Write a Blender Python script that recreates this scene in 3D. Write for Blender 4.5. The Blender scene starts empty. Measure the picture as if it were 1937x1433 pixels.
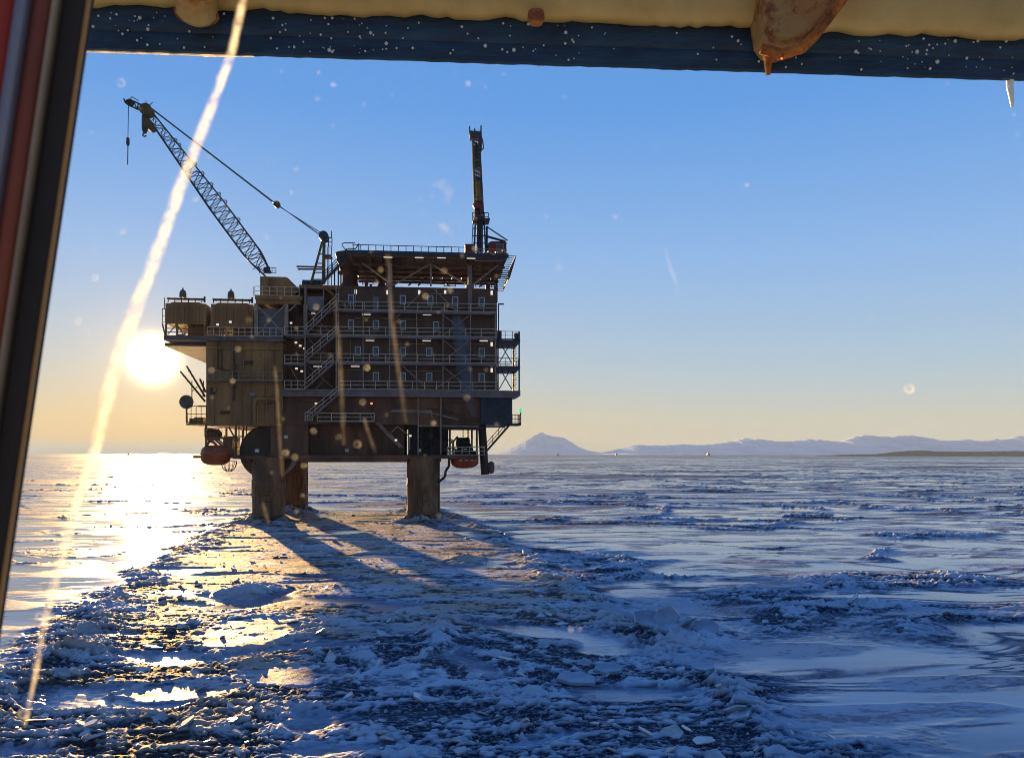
import bpy, math, random
import numpy as np
from mathutils import Vector, Matrix

R = math.radians
rnd = random.Random(7)
scene = bpy.context.scene
COL = scene.collection

# ------------------------------------------------------------------ camera
F = 1612.0                      # focal length in photograph pixels
CX, HY = 968.5, 857.0           # picture centre column, horizon row
CAMZ = 8.7
cam_d = bpy.data.cameras.new("camera")
cam = bpy.data.objects.new("camera", cam_d)
COL.objects.link(cam)
scene.camera = cam
cam.location = (0, 0, CAMZ)
cam.rotation_euler = (R(90), 0, 0)
cam_d.sensor_width = 36.0
cam_d.lens = 36.0 * F / 1937.0
cam_d.shift_y = (HY - 716.5) / 1937.0
cam_d.clip_start = 0.05
cam_d.clip_end = 80000
cam_d.dof.use_dof = True
cam_d.dof.focus_distance = 105
cam_d.dof.aperture_fstop = 16.0

# ------------------------------------------------------------------ sky and sun
SUN_AZ = math.atan2(-680.0, 1612.0)      # measured from +Y towards +X
SUN_EL = math.atan2(177.0, 1751.0)
SUN = Vector((math.sin(SUN_AZ) * math.cos(SUN_EL), math.cos(SUN_AZ) * math.cos(SUN_EL), math.sin(SUN_EL)))
w = bpy.data.worlds.new("World")
scene.world = w
w.use_nodes = True
wn, wl = w.node_tree.nodes, w.node_tree.links
wn.clear()
wout = wn.new("ShaderNodeOutputWorld")
bg = wn.new("ShaderNodeBackground")
sky = wn.new("ShaderNodeTexSky")
sky.sky_type = 'NISHITA'
sky.sun_disc = False
sky.sun_elevation = SUN_EL
sky.sun_rotation = SUN_AZ
sky.air_density = 1.0
sky.dust_density = 0.6
sky.ozone_density = 3.0
bg.inputs["Strength"].default_value = 0.05
hsv = wn.new("ShaderNodeHueSaturation")
hsv.inputs["Saturation"].default_value = 1.25
hsv.inputs["Value"].default_value = 0.6
wl.new(sky.outputs[0], hsv.inputs["Color"])
# the sun's disc and aureole, by true direction
tc = wn.new("ShaderNodeTexCoord")
dot = wn.new("ShaderNodeVectorMath"); dot.operation = 'DOT_PRODUCT'
dot.inputs[1].default_value = SUN
wl.new(tc.outputs["Generated"], dot.inputs[0])
acos = wn.new("ShaderNodeMath"); acos.operation = 'ARCCOSINE'; acos.use_clamp = False
wl.new(dot.outputs["Value"], acos.inputs[0])


def glow(width, power):
    m = wn.new("ShaderNodeMath"); m.operation = 'DIVIDE'
    wl.new(acos.outputs[0], m.inputs[0]); m.inputs[1].default_value = width
    p = wn.new("ShaderNodeMath"); p.operation = 'POWER'
    wl.new(m.outputs[0], p.inputs[0]); p.inputs[1].default_value = power
    n = wn.new("ShaderNodeMath"); n.operation = 'MULTIPLY'
    wl.new(p.outputs[0], n.inputs[0]); n.inputs[1].default_value = -1
    e = wn.new("ShaderNodeMath"); e.operation = 'EXPONENT'
    wl.new(n.outputs[0], e.inputs[0])
    return e


def addcol(prev, fac, colour):
    s = wn.new("ShaderNodeVectorMath"); s.operation = 'SCALE'
    s.inputs[0].default_value = colour
    wl.new(fac.outputs[0], s.inputs["Scale"])
    a = wn.new("ShaderNodeVectorMath"); a.operation = 'ADD'
    wl.new(prev, a.inputs[0]); wl.new(s.outputs[0], a.inputs[1])
    return a.outputs[0]


# the clear winter sky: blue aloft, pale low down, warm along the horizon on the sun's side (all by true direction)
sep = wn.new("ShaderNodeSeparateXYZ")
wl.new(tc.outputs["Generated"], sep.inputs[0])


def wmath(op, a, b=None):
    m = wn.new("ShaderNodeMath"); m.operation = op
    for i, v in enumerate((a, b)):
        if v is None: continue
        if isinstance(v, (int, float)): m.inputs[i].default_value = v
        else: wl.new(v, m.inputs[i])
    return m.outputs[0]


def wmix(f, a, b):
    mx = wn.new("ShaderNodeMix"); mx.data_type = 'RGBA'
    if isinstance(f, float): mx.inputs[0].default_value = f
    else: wl.new(f, mx.inputs[0])
    for i, v in ((6, a), (7, b)):
        if isinstance(v, tuple): mx.inputs[i].default_value = (*v, 1)
        else: wl.new(v, mx.inputs[i])
    return mx.outputs[2]


elev = wmath('ARCSINE', sep.outputs["Z"])
up = wmath('MAXIMUM', wmath('DIVIDE', elev, R(90)), 0.0)
ramp = wn.new("ShaderNodeValToRGB")
wl.new(wmath('POWER', up, 0.5), ramp.inputs["Fac"])
stops = [(0.0, (.68, .62, .53)), (2.2, (.65, .64, .56)), (5.5, (.47, .61, .74)), (12.5, (.29, .51, .88)), (22, (.125, .36, .84)), (32, (.085, .29, .80)), (90, (.035, .13, .48))]
els = ramp.color_ramp.elements
for k, (dg, cc) in enumerate(stops):
    e = els[k] if k < 2 else els.new(0.5)
    e.position = math.sqrt(dg / 90.0)
    e.color = (*cc, 1)
az = wmath('ARCTAN2', sep.outputs["X"], sep.outputs["Y"])
daz = wmath('DIVIDE', wmath('SUBTRACT', az, SUN_AZ), R(25))
side = wmath('EXPONENT', wmath('MULTIPLY', wmath('MULTIPLY', daz, daz), -1.0))
low = wmath('EXPONENT', wmath('MULTIPLY', wmath('MAXIMUM', elev, 0.0), -1.0 / R(4.2)))
clear = wmix(wmath('MULTIPLY', wmath('MULTIPLY', side, low), .95), ramp.outputs["Color"], (.84, .51, .17))
sc10 = wn.new("ShaderNodeVectorMath"); sc10.operation = 'SCALE'
wl.new(clear, sc10.inputs[0]); sc10.inputs["Scale"].default_value = 6.7
# away from the sun the dome is deeper and dimmer
back = wmath('MULTIPLY', wmath('SUBTRACT', 0.35, sep.outputs["Y"]), 1.1)
backm = wn.new("ShaderNodeClamp"); wl.new(back, backm.inputs[0])
dim = wmath('SUBTRACT', 1.0, wmath('MULTIPLY', backm.outputs[0], 0.55))
scd = wn.new("ShaderNodeVectorMath"); scd.operation = 'SCALE'
wl.new(sc10.outputs[0], scd.inputs[0]); wl.new(dim, scd.inputs["Scale"])
c = wmix(0.90, hsv.outputs["Color"], scd.outputs[0])
c = addcol(c, glow(R(1.12), 2.6), (60, 50, 24))
c = addcol(c, glow(R(1.9), 1.0), (4.5, 2.3, .4))
wl.new(c, bg.inputs["Color"])
wl.new(bg.outputs[0], wout.inputs["Surface"])

sun_d = bpy.data.lights.new("sun", 'SUN')
sun_o = bpy.data.objects.new("sun", sun_d)
COL.objects.link(sun_o)
sun_d.energy = 5.0
sun_d.angle = R(0.55)
sun_d.color = (1.0, 0.60, 0.22)
sun_o.rotation_euler = SUN.to_track_quat('Z', 'Y').to_euler()

scene.view_settings.view_transform = 'Standard'
scene.view_settings.look = 'None'
scene.view_settings.exposure = 1.6
scene.view_settings.gamma = 1.0
scene.cycles.use_denoising = True
scene.cycles.filter_width = 0.95
scene.cycles.max_bounces = 6
scene.cycles.transparent_max_bounces = 16


# ------------------------------------------------------------------ materials
def newmat(name):
    m = bpy.data.materials.new(name)
    m.use_nodes = True
    return m, m.node_tree.nodes, m.node_tree.links, m.node_tree.nodes["Principled BSDF"]


def paint(name, a, b=None, scale=0.6, rough=0.55, metal=0.0, streak=3.0, rust=None, bump=0.0, lo=0.38, hi=0.66):
    """weathered paint: two tones of noise stretched downwards, optional rust patches"""
    m, n, l, p = newmat(name)
    b = b or tuple(x * 0.6 for x in a)
    t = n.new("ShaderNodeTexCoord")
    mp = n.new("ShaderNodeMapping")
    mp.inputs["Scale"].default_value = (1, 1, 1.0 / streak)
    l.new(t.outputs["Object"], mp.inputs["Vector"])
    nz = n.new("ShaderNodeTexNoise")
    nz.inputs["Scale"].default_value = scale
    nz.inputs["Detail"].default_value = 8
    nz.inputs["Roughness"].default_value = 0.65
    l.new(mp.outputs[0], nz.inputs["Vector"])
    r = n.new("ShaderNodeValToRGB")
    r.color_ramp.elements[0].position = lo
    r.color_ramp.elements[1].position = hi
    r.color_ramp.elements[0].color = (*b, 1)
    r.color_ramp.elements[1].color = (*a, 1)
    l.new(nz.outputs["Fac"], r.inputs["Fac"])
    out = r.outputs["Color"]
    if rust:
        nr = n.new("ShaderNodeTexNoise")
        nr.inputs["Scale"].default_value = scale * 2.3
        nr.inputs["Detail"].default_value = 10
        nr.inputs["Roughness"].default_value = 0.7
        l.new(mp.outputs[0], nr.inputs["Vector"])
        rr = n.new("ShaderNodeValToRGB")
        rr.color_ramp.elements[0].position = rust[3]
        rr.color_ramp.elements[1].position = rust[3] + 0.09
        l.new(nr.outputs["Fac"], rr.inputs["Fac"])
        mx = n.new("ShaderNodeMix"); mx.data_type = 'RGBA'
        l.new(rr.outputs["Color"], mx.inputs[0])
        l.new(out, mx.inputs[6])
        mx.inputs[7].default_value = (*rust[:3], 1)
        out = mx.outputs[2]
    l.new(out, p.inputs["Base Color"])
    p.inputs["Roughness"].default_value = rough
    p.inputs["Metallic"].default_value = metal
    if bump:
        bp = n.new("ShaderNodeBump")
        bp.inputs["Strength"].default_value = bump
        bp.inputs["Distance"].default_value = 0.05
        l.new(nz.outputs["Fac"], bp.inputs["Height"])
        l.new(bp.outputs[0], p.inputs["Normal"])
    return m


M = {}
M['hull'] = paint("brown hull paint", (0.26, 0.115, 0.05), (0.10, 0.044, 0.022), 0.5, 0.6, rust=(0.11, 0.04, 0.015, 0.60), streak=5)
M['body'] = paint("glare tan hull paint", (0.42, 0.215, 0.07), (0.21, 0.105, 0.034), 0.5, 0.6, rust=(0.12, 0.05, 0.02, 0.62), streak=6)  # warm sun glare over the left end is painted into this tan
M['wall'] = paint("grey brown cladding", (0.17, 0.092, 0.050), (0.085, 0.046, 0.028), 0.7, 0.55, streak=5)
M['leg'] = paint("weathered leg steel", (0.30, 0.15, 0.06), (0.11, 0.055, 0.025), 0.9, 0.7, rust=(0.14, 0.06, 0.02, 0.60), streak=4, bump=0.3)
M['girder'] = paint("blue grey girder paint", (0.27, 0.21, 0.20), (0.16, 0.12, 0.11), 0.8, 0.45, rust=(0.12, 0.06, 0.03, 0.63), streak=1)
M['rail'] = paint("galvanised rail", (0.85, 0.68, 0.48), (0.6, 0.46, 0.32), 2.0, 0.5, streak=1)
M['brace'] = paint("grey brace paint", (0.45, 0.33, 0.24), (0.26, 0.18, 0.12), 1.0, 0.5, streak=1)
M['deck'] = paint("deck plate", (0.20, 0.17, 0.14), (0.10, 0.08, 0.06), 0.8, 0.6, streak=1)
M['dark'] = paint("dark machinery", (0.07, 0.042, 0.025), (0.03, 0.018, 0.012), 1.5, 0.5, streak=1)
M['yellow'] = paint("crane yellow", (0.30, 0.18, 0.025), (0.12, 0.07, 0.012), 1.0, 0.5, rust=(0.10, 0.045, 0.02, 0.6), streak=2)
M['olive'] = paint("olive crane head", (0.14, 0.095, 0.02), (0.05, 0.034, 0.01), 1.0, 0.5, streak=1)
M['navy'] = paint("dark blue steel", (0.045, 0.055, 0.075), (0.02, 0.024, 0.035), 1.2, 0.5, streak=1)
M['helideck'] = paint("helideck underside", (0.17, 0.08, 0.035), (0.07, 0.033, 0.018), 0.6, 0.6, rust=(0.16, 0.065, 0.02, 0.63), streak=1)
M['panel'] = paint("grey panel", (0.27, 0.26, 0.28), (0.18, 0.17, 0.18), 1.0, 0.5, streak=3)
M['orange'] = paint("lifeboat orange", (0.50, 0.10, 0.02), (0.30, 0.06, 0.015), 1.0, 0.4, streak=1)
M['redbox'] = paint("red container paint", (0.30, 0.03, 0.025), (0.16, 0.018, 0.015), 1.0, 0.5, streak=1)
M['winframe'] = paint("white window frame", (0.72, 0.74, 0.76), (0.55, 0.57, 0.6), 2.0, 0.45, streak=1)
M['rust'] = paint("rusty copper casing", (0.17, 0.075, 0.035), (0.08, 0.035, 0.018), 1.0, 0.65, streak=2)
M['white'] = paint("white plate", (0.75, 0.75, 0.73), (0.6, 0.6, 0.58), 2.0, 0.5, streak=1)
M['tank'] = paint("blue grey tank", (0.17, 0.135, 0.10), (0.10, 0.075, 0.05), 0.8, 0.5, streak=2)
M['wet'] = paint("wet black steel", (0.05, 0.035, 0.022), (0.02, 0.014, 0.010), 1.2, 0.35, rust=(0.12, 0.05, 0.02, 0.6), streak=3)
m, n, l, p = newmat("window glass"); M['glass'] = m
p.inputs["Base Color"].default_value = (0.05, 0.07, 0.09, 1)
p.inputs["Roughness"].default_value = 0.12
p.inputs["Specular IOR Level"].default_value = 0.9
p.inputs["Metallic"].default_value = 0.35


def lamp_mat(name, colour, s):
    m, n, l, p = newmat(name)
    p.inputs["Base Color"].default_value = (*colour, 1)
    p.inputs["Emission Color"].default_value = (*colour, 1)
    p.inputs["Emission Strength"].default_value = s
    return m


M['lamp'] = lamp_mat("lit lamp", (1.0, 0.93, 0.82), 0.24)
M['redlamp'] = lamp_mat("red lamp", (1.0, 0.18, 0.06), .6)
M['greenlamp'] = lamp_mat("green lamp", (0.05, 0.5, 0.2), 0.5)


# ------------------------------------------------------------------ mesh helpers
class MB:
    def __init__(self):
        self.v, self.f = [], []

    def add(self, vs, fs):
        k = len(self.v)
        self.v += [tuple(q) for q in vs]
        self.f += [tuple(i + k for i in f) for f in fs]

    def box(self, x0, x1, y0, y1, z0, z1):
        if x0 > x1: x0, x1 = x1, x0
        if y0 > y1: y0, y1 = y1, y0
        if z0 > z1: z0, z1 = z1, z0
        self.add([(x0, y0, z0), (x1, y0, z0), (x1, y1, z0), (x0, y1, z0), (x0, y0, z1), (x1, y0, z1), (x1, y1, z1), (x0, y1, z1)],
                 [(0, 3, 2, 1), (4, 5, 6, 7), (0, 1, 5, 4), (1, 2, 6, 5), (2, 3, 7, 6), (3, 0, 4, 7)])
        return self

    def prism(self, pts, y0, y1):
        """polygon in x,z extruded in y"""
        k = len(pts)
        vs = [(x, y0, z) for x, z in pts] + [(x, y1, z) for x, z in pts]
        fs = [tuple(range(k)), tuple(range(2 * k - 1, k - 1, -1))]
        fs += [((i + 1) % k, i, i + k, (i + 1) % k + k) for i in range(k)]
        self.add(vs, fs)
        return self

    def bar(self, a, b, r, n=6, r2=None, square=False):
        a, b = Vector(a), Vector(b)
        r2 = r if r2 is None else r2
        d = (b - a)
        if d.length < 1e-6: return self
        d.normalize()
        up = Vector((0, 0, 1)) if abs(d.z) < 0.95 else Vector((0, 1, 0))
        s = d.cross(up).normalized()
        t = s.cross(d)
        off = math.pi / 4 if n == 4 else 0
        vs = []
        for q, rr in ((a, r), (b, r2)):
            for i in range(n):
                an = 2 * math.pi * i / n + off
                vs.append(q + s * math.cos(an) * rr + t * math.sin(an) * rr)
        fs = [(i, (i + 1) % n, (i + 1) % n + n, i + n) for i in range(n)]
        fs += [tuple(range(n - 1, -1, -1)), tuple(range(n, 2 * n))]
        self.add(vs, fs)
        return self

    def tube(self, pts, r, n=6):
        for a, b in zip(pts, pts[1:]):
            self.bar(a, b, r, n)
        return self

    def lathe(self, c, prof, n=16, axis='Z'):
        c = Vector(c)
        vs, fs = [], []
        for (rr, h) in prof:
            for i in range(n):
                an = 2 * math.pi * i / n
                if axis == 'Z': q = Vector((rr * math.cos(an), rr * math.sin(an), h))
                elif axis == 'Y': q = Vector((rr * math.cos(an), h, rr * math.sin(an)))
                else: q = Vector((h, rr * math.cos(an), rr * math.sin(an)))
                vs.append(c + q)
        for k in range(len(prof) - 1):
            for i in range(n):
                fs.append((k * n + i, k * n + (i + 1) % n, (k + 1) * n + (i + 1) % n, (k + 1) * n + i))
        fs.append(tuple(range(n - 1, -1, -1)))
        fs.append(tuple((len(prof) - 1) * n + i for i in range(n)))
        self.add(vs, fs)
        return self

    def build(self, name, mat, parent=None, smooth=False):
        me = bpy.data.meshes.new(name)
        me.from_pydata(self.v, [], self.f)
        me.materials.append(mat if not isinstance(mat, str) else M[mat])
        if smooth:
            me.polygons.foreach_set("use_smooth", [True] * len(me.polygons))
            try: me.set_sharp_from_angle(angle=R(40))
            except Exception: pass
        me.update()
        o = bpy.data.objects.new(name, me)
        COL.objects.link(o)
        if parent is not None:
            o.parent = parent
        return o


def split(mb, name, mat, parent):
    """each box of eight corners in the builder becomes a part of its own"""
    for k in range(0, len(mb.v), 8):
        one = MB()
        one.v = mb.v[k:k + 8]
        one.f = [tuple(i - k for i in f) for f in mb.f if k <= f[0] < k + 8]
        one.build(name, mat, parent)


def tag(o, label=None, cat=None, group=None, kind=None):
    if label: o["label"] = label
    if cat: o["category"] = cat
    if group: o["group"] = group
    if kind: o["kind"] = kind
    return o


# the oil platform is turned a few degrees and drawn in its own axes: x along its front, y away from us
PA = R(6.0)
PO = Vector((-20.0, 104.5, 0.0))
ca, sa = math.cos(PA), math.sin(PA)


def X(px, d=0.0):
    kx = (px - CX) / F
    Y = (d - PO.x * sa + PO.y * ca) / (ca - kx * sa)
    return ca * (kx * Y - PO.x) + sa * (Y - PO.y)


def Z(py, px=760, d=0.0):
    kx = (px - CX) / F
    Y = (d - PO.x * sa + PO.y * ca) / (ca - kx * sa)
    return CAMZ + (HY - py) / F * Y


def P(px, py, d=0.0, ref=None):
    return Vector((X(px, d), d, Z(py, px if ref is None else ref, d)))


def thing(name, label, cat, group=None):
    o = bpy.data.objects.new(name, None)
    COL.objects.link(o)
    o.location = PO
    o.rotation_euler = (0, 0, PA)
    return tag(o, label, cat, group)


def place(o):
    """give a one-mesh thing the platform's own axes"""
    o.location = PO
    o.rotation_euler = (0, 0, PA)
    return o


def bxp(mb, px0, px1, py0, py1, d0, d1, ref=760):
    """box whose front face fills those photograph pixels at depth d0"""
    return mb.box(X(px0, d0), X(px1, d0), d0, d1, Z(py0, ref, d0), Z(py1, ref, d0))


def rail(mb, a, b, h=1.05, posts=None, r=0.045, mid=True, kick=True):
    a, b = Vector(a), Vector(b)
    n = posts or max(1, round((b - a).length / 1.7))
    up = Vector((0, 0, h))
    mb.bar(a + up, b + up, r, 5)
    if mid: mb.bar(a + up * 0.52, b + up * 0.52, r * 0.8, 5)
    for i in range(n + 1):
        q = a.lerp(b, i / n)
        mb.bar(q, q + up, r, 5)
    if kick: mb.bar(a + Vector((0, 0, 0.08)), b + Vector((0, 0, 0.08)), 0.05, 4)
    return mb


# ------------------------------------------------------------------ the oil platform's base
DEPTH = 24.0
base = thing("oil_platform", "brown steel oil platform standing on thick round legs in broken sea ice", "oil platform")


def leg(px, d, r):
    x = X(px, d)
    mb = MB()
    mb.lathe((x, d, 0), [(r * 1.0, -3), (r, 1.2), (r * 1.012, 1.25), (r * 1.012, 1.5), (r, 1.55), (r, 4.6), (r * 1.012, 4.65), (r * 1.012, 4.9), (r, 4.95), (r, 8.2)], 40)
    lg = mb.build("leg", M['leg'], base, True)
    mb = MB()
    mb.lathe((x, d, 0), [(r * 1.004, -1), (r * 1.006, .9), (r * 1.004, 1.15)], 40)
    mb.build("tide_band", M['wet'], lg, True)
    mb = MB()
    for k in range(9):
        an = -math.pi * (.05 + .9 * k / 8)
        h0 = rnd.uniform(3, 7)
        q = Vector((x + r * 1.01 * math.cos(an), d + r * 1.01 * math.sin(an), 0))
        mb.bar(q + Vector((0, 0, h0 - rnd.uniform(.6, 2.4))), q + Vector((0, 0, h0)), .05, 5)
    sb = mb.build("rust_run", M['rust'], lg)
    sb["kind"] = "stuff"
    return lg


L1 = leg(508, 2.0, 1.95)
L2 = leg(799.5, 2.0, 1.98)
L3 = leg(556, 23.0, 2.05)
L4 = leg(799, 23.0, 1.95)
# marks and pipes on the legs
for lg, px in ((L1, 500), (L2, 795)):
    mb = MB()
    d = 0.0
    x = X(px, d)
    for k in range(7):
        mb.box(x + (k % 2) * 0.25, x + 0.25 + (k % 3) * 0.3, d - 0.06, d + 0.3, 1.9 + k * 0.42, 2.0 + k * 0.42)
    split(mb, "draught_mark", M['rust'], lg)
pipe = MB()
pts = [P(829, 912, 1.2), P(842, 901, 1.0), P(843, 890, 1.0), P(849, 882, 1.0), P(850, 866, 1.0)]
pipe.tube(pts, 0.16, 8)
pipe.build("drain_pipe", M['dark'], base)
riser = MB()
riser.bar((X(830, 1.6), 1.6, -1), (X(830, 1.6), 1.6, Z(866)), 0.14, 8)
riser.build("riser_pipe", M['leg'], base)

# lowest deck
mb = MB()
z1, z0 = Z(860.5), Z(873)
mb.box(X(440, 0.5), X(905, 0.5), 0.5, DEPTH, z0 + 0.35, z1)
mb.box(X(383, 6), X(440, 0.5), 1.5, DEPTH, z0 + 0.45, z1 - 0.05)
for px in (470, 560, 650, 740, 830):
    x = X(px, 1)
    mb.box(x, x + 0.3, 0.8, DEPTH - 0.5, z0, z0 + 0.35)
mb.box(X(583, 0.6), X(770, 0.6), 0.62, 1.2, z0 - 0.05, z1 - 0.3)
mb.build("cellar_deck", M['hull'], base)

# middle dark hull between the legs
mb = MB()
zt = Z(803)
bxp(mb, 583, 765, 862, 800, 3.0, DEPTH - 1)
for px in range(600, 765, 24):
    x = X(px, 2.9)
    mb.box(x, x + 0.12, 2.8, 3.0, Z(860), Z(803))
bxp(mb, 512, 583, 864, 803, 1.2, DEPTH - 1)
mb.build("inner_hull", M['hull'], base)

# upper hull box under the walkway
mb = MB()
bxp(mb, 535, 908, 803, 741, 1.0, DEPTH)
for px in (612, 660, 700, 745, 792, 834, 872, 888):
    x = X(px, 0.9)
    mb.box(x, x + 0.18, 0.86, 1.0, Z(802), Z(751))
mb.box(X(560, 0.9), X(905, 0.9), 0.8, 1.0, Z(760), Z(752))
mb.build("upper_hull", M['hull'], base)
mb = MB()
bxp(mb, 909, 969, 802, 742, 0.6, 14)
for px in (925, 940, 955):
    x = X(px, 0.5)
    mb.box(x, x + 0.12, 0.52, 0.6, Z(801), Z(752))
mb.build("side_tank", M['navy'], base)
mb = MB()
for px in (791, 834):
    mb.bar((X(px, 0.5), 0.5, Z(860)), (X(px, 0.5), 0.5, Z(750)), 0.09, 6)
mb.bar(P(790, 805, 0.4), P(905, 806, 0.4), 0.12, 6)
mb.build("hanger_pipe", M['brace'], base)

# tall plain body on the left
mb = MB()
bxp(mb, 390, 535, 805, 636, 0.4, DEPTH, 460)
for px in (404, 418, 437, 456, 474, 498, 517):
    x = X(px, 0.3)
    mb.box(x, x + 0.10, 0.30, 0.4, Z(803, 460), Z(642, 460))
mb.box(X(391, 0.3), X(535, 0.3), 0.2, 0.4, Z(660, 460), Z(655, 460))
mb.build("body_wall", M['body'], base)
mb = MB()
mb.box(X(311, 0.2), X(536, 0.2), -0.1, DEPTH, Z(645, 460), Z(636, 460))
mb.box(X(311, 2), X(390, 2), 2.0, DEPTH, Z(652, 460), Z(646, 460))
mb.build("upper_deck", M['deck'], base)
# pipe loop on the body
mb = MB()
mb.tube([P(481, 800, 0.1), P(481, 760, 0.1), P(485, 754, 0.1), P(522, 754, 0.1), P(526, 760, 0.1), P(528, 800, 0.1)], 0.22, 8)
mb.tube([P(487, 798, 0.1), P(487, 763, 0.1), P(490, 760, 0.1), P(516, 760, 0.1)], 0.1, 6)
mb.build("pipe_loop", M['body'], base)

# walkway girder
mb = MB()
mb.prism([(X(532), Z(750.5)), (X(979), Z(750.5)), (X(984.5), Z(744)), (X(984.5), Z(737)), (X(532), Z(737))], 0.0, 1.6)
mb.box(X(536), X(984), -0.08, 0.0, Z(740), Z(737))
mb.box(X(536), X(976), -0.08, 0.0, Z(750.4), Z(748.5))
for px in range(545, 975, 26):
    x = X(px)
    mb.box(x, x + 0.07, -0.05, 0.0, Z(748.5), Z(740))
mb.build("walkway_girder", M['girder'], base)
mb = MB()
mb.box(X(940, 1.7), X(984.5, 1.7), 1.7, 9, Z(745), Z(738.5))
mb.build("side_walkway", M['girder'], base)

# lower walkway with its railing
mb = MB()
mb.box(X(590, -0.2), X(708, -0.2), -0.2, 1.0, Z(799), Z(797))
mb.box(X(577, -0.4), X(592, -0.4), -0.4, 1.0, Z(798), Z(796))
wk = mb.build("lower_walkway", M['deck'], base)
mb = MB()
rail(mb, P(600, 797, -0.15, 650), P(708, 797, -0.15, 650), posts=4)
rail(mb, P(577, 796, -0.35, 650), P(591, 796, -0.35, 650), posts=1)
mb.build("railing", M['rail'], wk)

# slanting pipes beside the right front leg
mb = MB()
for off in (0, 5):
    mb.bar(P(712 + off, 800, 0.4), P(757 + off, 846, 0.4), 0.10, 6)
mb.bar(P(752, 806, 0.3), P(775, 825, 0.3), 0.08, 6)
mb.bar(P(740, 818, 0.3), P(752, 806, 0.3), 0.07, 6)
mb.bar(P(775, 825, 0.3), P(775, 850, 0.3), 0.07, 6)
mb.build("slanting_pipe", M['brace'], base)

# drum seen beside the left leg
mb = MB()
mb.lathe((X(504, 4.2), 4.2, Z(855, 480)), [(0.2, 0.0), (3.2, 0.02), (3.35, 0.15), (3.35, 4.6), (0.2, 4.62)], 48, 'Y')
mb.build("winch_drum", M['tank'], base, True)


# open equipment bay: posts, pipework, pumps
def bay(px0, px1, ref):
    """steel posts and ceiling beams that hold the hull over the lowest deck"""
    mb = MB()
    for px in (px0, px1):
        for d in (1.2, 12.0, 22.5):
            x = X(px, 1.2)
            mb.box(x - 0.12, x + 0.12, d - 0.12, d + 0.12, Z(862, ref), Z(803, ref))
    return mb


mb = bay(851, 902, 870)
mb.box(X(836, 1), X(915, 1), 1.3, 3.0, Z(812, 870), Z(804, 870))
split(mb, "bay_post", M['dark'], base)
mb = MB()
rail(mb, P(846, 861, 0.8, 870), P(916, 861, 0.8, 870), posts=5)
for k in range(3):
    mb.bar(P(845 + k * 4, 861, 0.6, 870), P(851 + k * 4, 852, 0.6, 870), 0.06, 5)
mb.build("bay_railing", M['rail'], base)
rr = random.Random(3)
mb = MB()
for k in range(26):      # pumps, valves and lines in the dark bay beside the leg
    px, py = rr.uniform(778, 842), rr.uniform(812, 856)
    d = rr.uniform(1.4, 3.5)
    q = P(px, py, d)
    s = rr.uniform(0.12, 0.4)
    if k % 3 == 0: mb.lathe(q, [(s * .2, -s), (s, -s * .8), (s, s * .8), (s * .2, s)], 10, rr.choice('XYZ'))
    elif k % 3 == 1: mb.box(q.x - s, q.x + s, q.y - s, q.y + s, q.z - s * .7, q.z + s * .7)
    else: mb.tube([q, q + Vector((rr.uniform(.5, 1.6), 0, 0)), q + Vector((rr.uniform(.5, 1.6), 0, rr.uniform(-1.5, 1.5)))], 0.08, 6)
for px in (784, 798, 815, 832):
    mb.bar(P(px, 862, 1.3), P(px, 803, 1.3), 0.07, 6)
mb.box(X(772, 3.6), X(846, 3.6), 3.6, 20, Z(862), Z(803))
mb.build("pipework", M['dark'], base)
mb = MB()                # winch and davit over the red lifeboat
q = P(876, 838, 4.0)
mb.lathe(q, [(0.3, -0.9), (0.75, -0.8), (0.75, 0.8), (0.3, 0.9)], 14, 'X')
mb.box(q.x - 1.2, q.x + 1.2, 3.6, 4.6, q.z - 1.1, q.z - 0.75)
mb.box(X(855, 4), X(900, 4), 3.4, 5.0, Z(861, 870), Z(853, 870))
mb.tube([P(857, 855, 3.5), P(857, 835, 3.5), P(866, 825, 3.5)], 0.12, 6)
mb.bar(P(889, 856, 3.5), P(889, 842, 3.5), 0.16, 6)
mb.box(X(866, 4), X(873, 4), 3.5, 4.4, Z(853, 870), Z(838, 870))
mb.box(X(884, 4), X(892, 4), 3.5, 4.4, Z(853, 870), Z(838, 870))
mb.bar(P(850, 845, 2.5), P(902, 845, 2.5), 0.06, 5)
mb.bar(P(876, 862, 2.5), P(876, 803, 2.5), 0.06, 5)
mb.build("davit_winch", M['dark'], base)

mb = bay(390, 446, 420)
split(mb, "bay_post", M['body'], base)
mb = MB()
zz = Z(822, 420)
mb.box(X(388, 1.0), X(438, 1.0), 1.0, 6.0, Z(829, 420), Z(825.5, 420))
mb.box(X(422, 1.2), X(438, 1.2), 1.2, 6.0, Z(862, 420), Z(829, 420))
mb.tube([P(390, 845, 1), P(396, 834, 1), P(404, 836, 1), P(410, 842, 1)], 0.16, 6)
mb.bar(P(408, 832, 1), P(424, 845, 1), 0.14, 6)
mb.bar(P(413, 831, 1), P(428, 843, 1), 0.10, 6)
mb.lathe(P(405, 822, 2), [(0.3, -0.9), (0.8, -0.7), (0.7, 0.6), (0.3, 0.9)], 12, 'X')
mb.tube([P(433, 808, 0.9), P(441, 822, 0.9), P(450, 834, 0.9)], 0.1, 6)
for px in (452, 461, 466):
    mb.bar(P(px, 806, 1.0), P(px, 826, 1.0), 0.07, 5)
mb.bar(P(426, 826, 0.9), P(462, 825, 0.9), 0.08, 5)
mb.build("davit_frame", M['hull'], base)
mb = MB()
rail(mb, P(387, 825.5, 1.0, 420), P(420, 825.5, 1.0, 420), posts=5, r=0.03)
mb.build("bay_railing", M['dark'], base)
mb = MB()
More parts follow.
